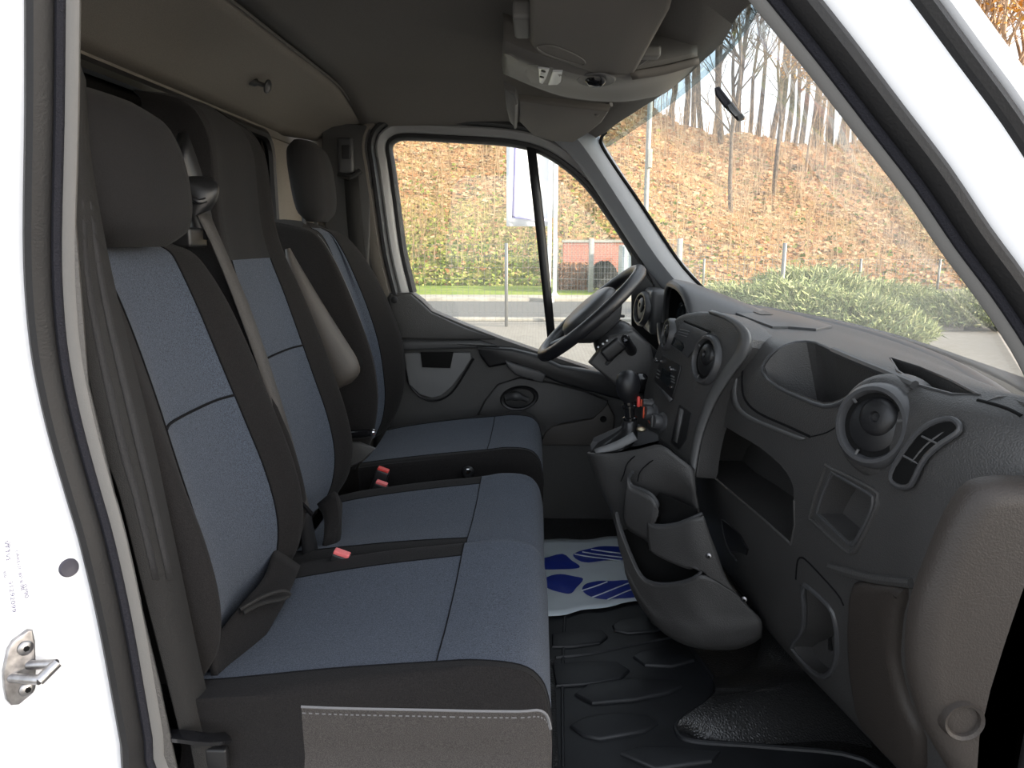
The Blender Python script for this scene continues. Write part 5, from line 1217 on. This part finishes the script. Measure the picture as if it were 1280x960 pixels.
def shrub(k, px, py, s, label, rz=0, nm='juniper_shrub'):
    p = PZ(px, py, 0); t = thing(nm, p, label, 'shrub', 'juniper shrubs at the edge of the yard'); t.scale = (s, s, s); t.rotation_euler = (0, 0, rz)
    o = bpy.data.objects.new('foliage', SM[k]); COL.objects.link(o); o.parent = t; o['kind'] = 'stuff'
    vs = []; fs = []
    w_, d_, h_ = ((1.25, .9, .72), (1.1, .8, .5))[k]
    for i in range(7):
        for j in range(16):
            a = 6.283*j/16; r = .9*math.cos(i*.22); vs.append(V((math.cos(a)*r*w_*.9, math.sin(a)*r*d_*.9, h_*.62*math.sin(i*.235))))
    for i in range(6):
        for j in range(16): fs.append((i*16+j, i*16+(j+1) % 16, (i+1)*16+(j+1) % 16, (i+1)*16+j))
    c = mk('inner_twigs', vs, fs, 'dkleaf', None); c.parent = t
    return t
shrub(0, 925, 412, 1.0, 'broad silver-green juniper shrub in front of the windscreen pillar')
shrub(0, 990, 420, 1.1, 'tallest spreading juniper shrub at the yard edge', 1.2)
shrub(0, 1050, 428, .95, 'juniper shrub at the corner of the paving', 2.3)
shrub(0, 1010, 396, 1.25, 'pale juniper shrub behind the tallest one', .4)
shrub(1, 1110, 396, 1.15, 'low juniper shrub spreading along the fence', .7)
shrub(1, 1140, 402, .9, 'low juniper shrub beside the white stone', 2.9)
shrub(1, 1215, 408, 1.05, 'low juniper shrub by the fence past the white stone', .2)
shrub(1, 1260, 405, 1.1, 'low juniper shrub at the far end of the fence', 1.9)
st_ = PZ(1175, 410, 0); o = lathe('boulder', st_, (0, 0, 1), [(.55, -.05), (.52, .12), (.36, .22), (.15, .26), (0, .27)], 'kerb', None, seg=14, sx=1.1, sy=.7); put(o, None, 'low pale stone between two low junipers', 'stone')

# --- wire fences
def fence(posts, h, label, step, hs, r, group=None, postw=.03, m='galv', gap=.05):
    f = thing('wire_fence', posts[0], label, 'fence', group)
    for p in posts: rbox('post', p+V((0, 0, h/2)), (postw*2, postw*2, h), m, f, bev=.006, seg=1)
    for a, b in zip(posts, posts[1:]):
        vs = []; fs = []; d = b-a; L = d.length; u = d.normalized(); nn = int(L/step)
        def bar(p, q, w_, ax1, ax2):
            k = len(vs)
            for e in (p, q): vs.extend([e-ax1*w_-ax2*w_, e+ax1*w_-ax2*w_, e+ax1*w_+ax2*w_, e-ax1*w_+ax2*w_])
            fs.extend([(k+i, k+(i+1) % 4, k+4+(i+1) % 4, k+4+i) for i in range(4)])
        sd_ = u.cross(V((0, 0, 1)))
        for i in range(nn+1): p = a+u*(L*i/nn); bar(p+V((0, 0, gap)), p+V((0, 0, h-.03)), r, u, sd_)
        k_ = int(h/hs)
        for i in range(k_+1): z = V((0, 0, gap+(h-.08)*i/k_)); bar(a+z, b+z, r*1.2, V((0, 0, 1)), sd_)
        mk('wire_mesh', vs, fs, m, f, smooth=False, kind='stuff')
    return f
b0 = PZ(633, 408, 0)
fence([b0+V((dx, 0, 0)) for dx in (-5, -2.5, 0, 2.5, 5)], 1.52, 'galvanised wire mesh fence along the near side of the road', .1, .2, .0018)
fence([V((P(px, 330, 21.6).x, 21.6+k*.0, 0)) for k, px in enumerate((785, 880, 980, 1076, 1175, 1272, 1370))], 1.0, 'low wire fence with thin posts at the foot of the bank behind the junipers', .12, .16, .003)
bp_ = PZ(738, 368, 0)
fence([PZ(694, 366, 0), bp_, bp_+V((2.6, .2, 0))], 1.62, 'wire fence with a stout concrete post in front of the brick wall', .1, .2, .003, postw=.07, m='concrete')
# --- brick wall, hedge, container
bw = rbox('brick_wall', (2.55, 22.9, .75), (3.3, .3, 1.5), 'brick', None, bev=0); put(bw, None, 'red brick wall at the foot of the bank', 'wall')
rbox('coping', (2.55, 22.9, 1.53), (3.4, .4, .08), 'concrete', bw, bev=.01)
hp_ = PZ(716, 365, 0)
hd = thing('hedge', hp_, 'brown dry hedge behind the wire fence', 'hedge')
vs = []; fs = []
for k in range(3500):
    c = hp_+V((Q.uniform(-.55, .55), Q.uniform(-.1, .6), Q.uniform(.05, .85))); a = Q.uniform(0, 6.28); r = Q.uniform(.03, .06); u = V((math.cos(a), 0, math.sin(a)))*r; v = V((-math.sin(a)*.5, .6, math.cos(a)*.5))*r; k0 = len(vs); vs += [c-u-v, c+u-v, c+u+v, c-u+v]; fs.append((k0, k0+1, k0+2, k0+3))
mk('hedge_leaves', vs, fs, 'hedge', hd, smooth=False, recalc=False, kind='stuff')
rbox('hedge_core', hp_+V((0, .25, .40)), (.95, .55, .75), 'hedge', hd, bev=.1)
dk = PZ(757, 368, 0)
dt = thing('dark_shrub', dk, 'dark evergreen shrub beside the brick wall', 'shrub')
vs = []; fs = []
for k in range(1500):
    a, b = Q.uniform(0, 6.28), Q.uniform(0, 1.4); c = dk+V((math.cos(a)*math.cos(b)*.45, .8+math.sin(a)*math.cos(b)*.4, .15+math.sin(b)*.75)); r = Q.uniform(.04, .08); u = V((Q.gauss(0, 1), Q.gauss(0, 1), Q.gauss(0, 1))).normalized()*r; v = u.cross(V((.3, .5, .8))); k0 = len(vs); vs += [c-u-v, c+u-v, c+u+v, c-u+v]; fs.append((k0, k0+1, k0+2, k0+3))
mk('shrub_leaves', vs, fs, 'dkleaf', dt, smooth=False, recalc=False, kind='stuff')
ct = PZ(782, 372, 0); cc = thing('metal_container', ct, 'pale ribbed metal container beyond the steering wheel', 'container')
rbox('container_body', ct+V((.35, .5, .72)), (.95, .9, 1.42), 'bin', cc, bev=.02)
for k in range(5): rbox('rib', ct+V((-.05+k*.2, .04, .72)), (.05, .05, 1.36), 'bin', cc, bev=.01)
# --- flags and lamp post
for px, lab, dx in [(690, 'thin white flagpole behind the divider bar carrying the near banner', 0), (697, 'thin white flagpole standing furthest toward the windscreen pillar', 0)]:
    p = PZ(px-4, 378 if px == 690 else 374, 0)
    f = thing('flagpole', p, lab, 'flagpole', 'flagpoles by the road')
    tube('pole', [p, p+V((0, 0, 8))], .055, 'white', f, n=10); lathe('pole_base', p, (0, 0, 1), [(.14, 0), (.14, .08), (.07, .16), (.055, .2)], 'white', f, seg=14)
def banner(x0, x1, y1, Y, lab, stripe=True):
    bn = thing('banner', P((x0+x1)/2, y1, Y), lab, 'banner', 'banners on the flagpoles')
    a, b = P(x0, y1, Y), P(x1, y1, Y); rows = []
    for i in range(13):
        rows.append([V((lerp(a.x, b.x, j/10), Y+.05*math.sin(j*.9+i*.3), lerp(a.z, 6.6, i/12))) for j in range(11)])
    grid('banner_cloth', rows, 'banner', bn, thick=.004)
    if stripe:
        w_ = b.x-a.x
        strip('printed_stripe', [V((a.x+w_*.12, Y-.10, a.z+.22)), V((a.x+w_*.26, Y-.10, 6.4))], [V((a.x+w_*.20, Y-.10, a.z+.22)), V((a.x+w_*.34, Y-.10, 6.4))], 'lilac', bn, thick=.004, sp=1)
        strip('printed_stripe', [V((a.x+w_*.12, Y-.10, a.z+.25)), V((b.x-.05, Y-.10, a.z+.17))], [V((a.x+w_*.12, Y-.10, a.z+.20)), V((b.x-.05, Y-.10, a.z+.12))], 'lilac', bn, thick=.004, sp=1)
banner(633, 689, 283, PZ(686, 378, 0).y, 'white banner with a lilac printed border hanging from the near flagpole')
banner(667, 697, 272, PZ(693, 374, 0).y, 'plain white banner half hidden by the divider bar', False)
lp = P(806, 300, 21.0); lp.z = 0
lm = thing('street_lamp', lp, 'pale grey street lamp post on the bank seen through the windscreen', 'lamp post')
tube('post', [lp, lp+V((0, 0, 4)), lp+V((.05, 0, 9))], .075, 'concrete', lm, n=10)
rbox('junction_box', P(812, 198, 20.9), (.14, .14, .55), 'concrete', lm, bev=.02)
# --- tree ahead of the van on the yard side; the low sun shines through its crown
def crown_tree(x, y, zc, rad, clumps, per, seed):
    q = random.Random(seed); t = thing('yard_tree', (x, y, 0), 'leafy autumn tree at the yard edge ahead of the van, between it and the sun', 'tree')
    for nm, me in TM[2]:
        o = bpy.data.objects.new(nm, me); COL.objects.link(o); o.parent = t
    vs = []; fs = []
    for k in range(clumps):
        while True:
            c = V((q.uniform(-1, 1), q.uniform(-1, 1), q.uniform(-1, 1)))
            if c.length < 1: break
        c = V((c.x*rad, c.y*rad, zc+c.z*rad*.9))
        for j in range(per):
            p = c+V((q.gauss(0, .42), q.gauss(0, .42), q.gauss(0, .38))); u = V((q.gauss(0, 1), q.gauss(0, 1), q.gauss(0, 1))).normalized(); v = u.cross(V((q.gauss(0, 1), q.gauss(0, 1), q.gauss(0, 1)))).normalized()
            u *= .10; v *= .07; k0 = len(vs); vs += [p-u-v, p+u-v, p+u+v, p-u+v]; fs.append((k0, k0+1, k0+2, k0+3))
    o = mk('leaves', vs, fs, 'yleaf', None, smooth=False, recalc=False, kind='stuff'); o.parent = t
    return t
_u = V((SUN_AZ[0], SUN_AZ[1], 0)).normalized()
crown_tree(_u.x*21-.2, _u.y*21-.6, 1.5+21*math.tan(math.radians(SUN_EL)), 3.5, 58, 190, 9)
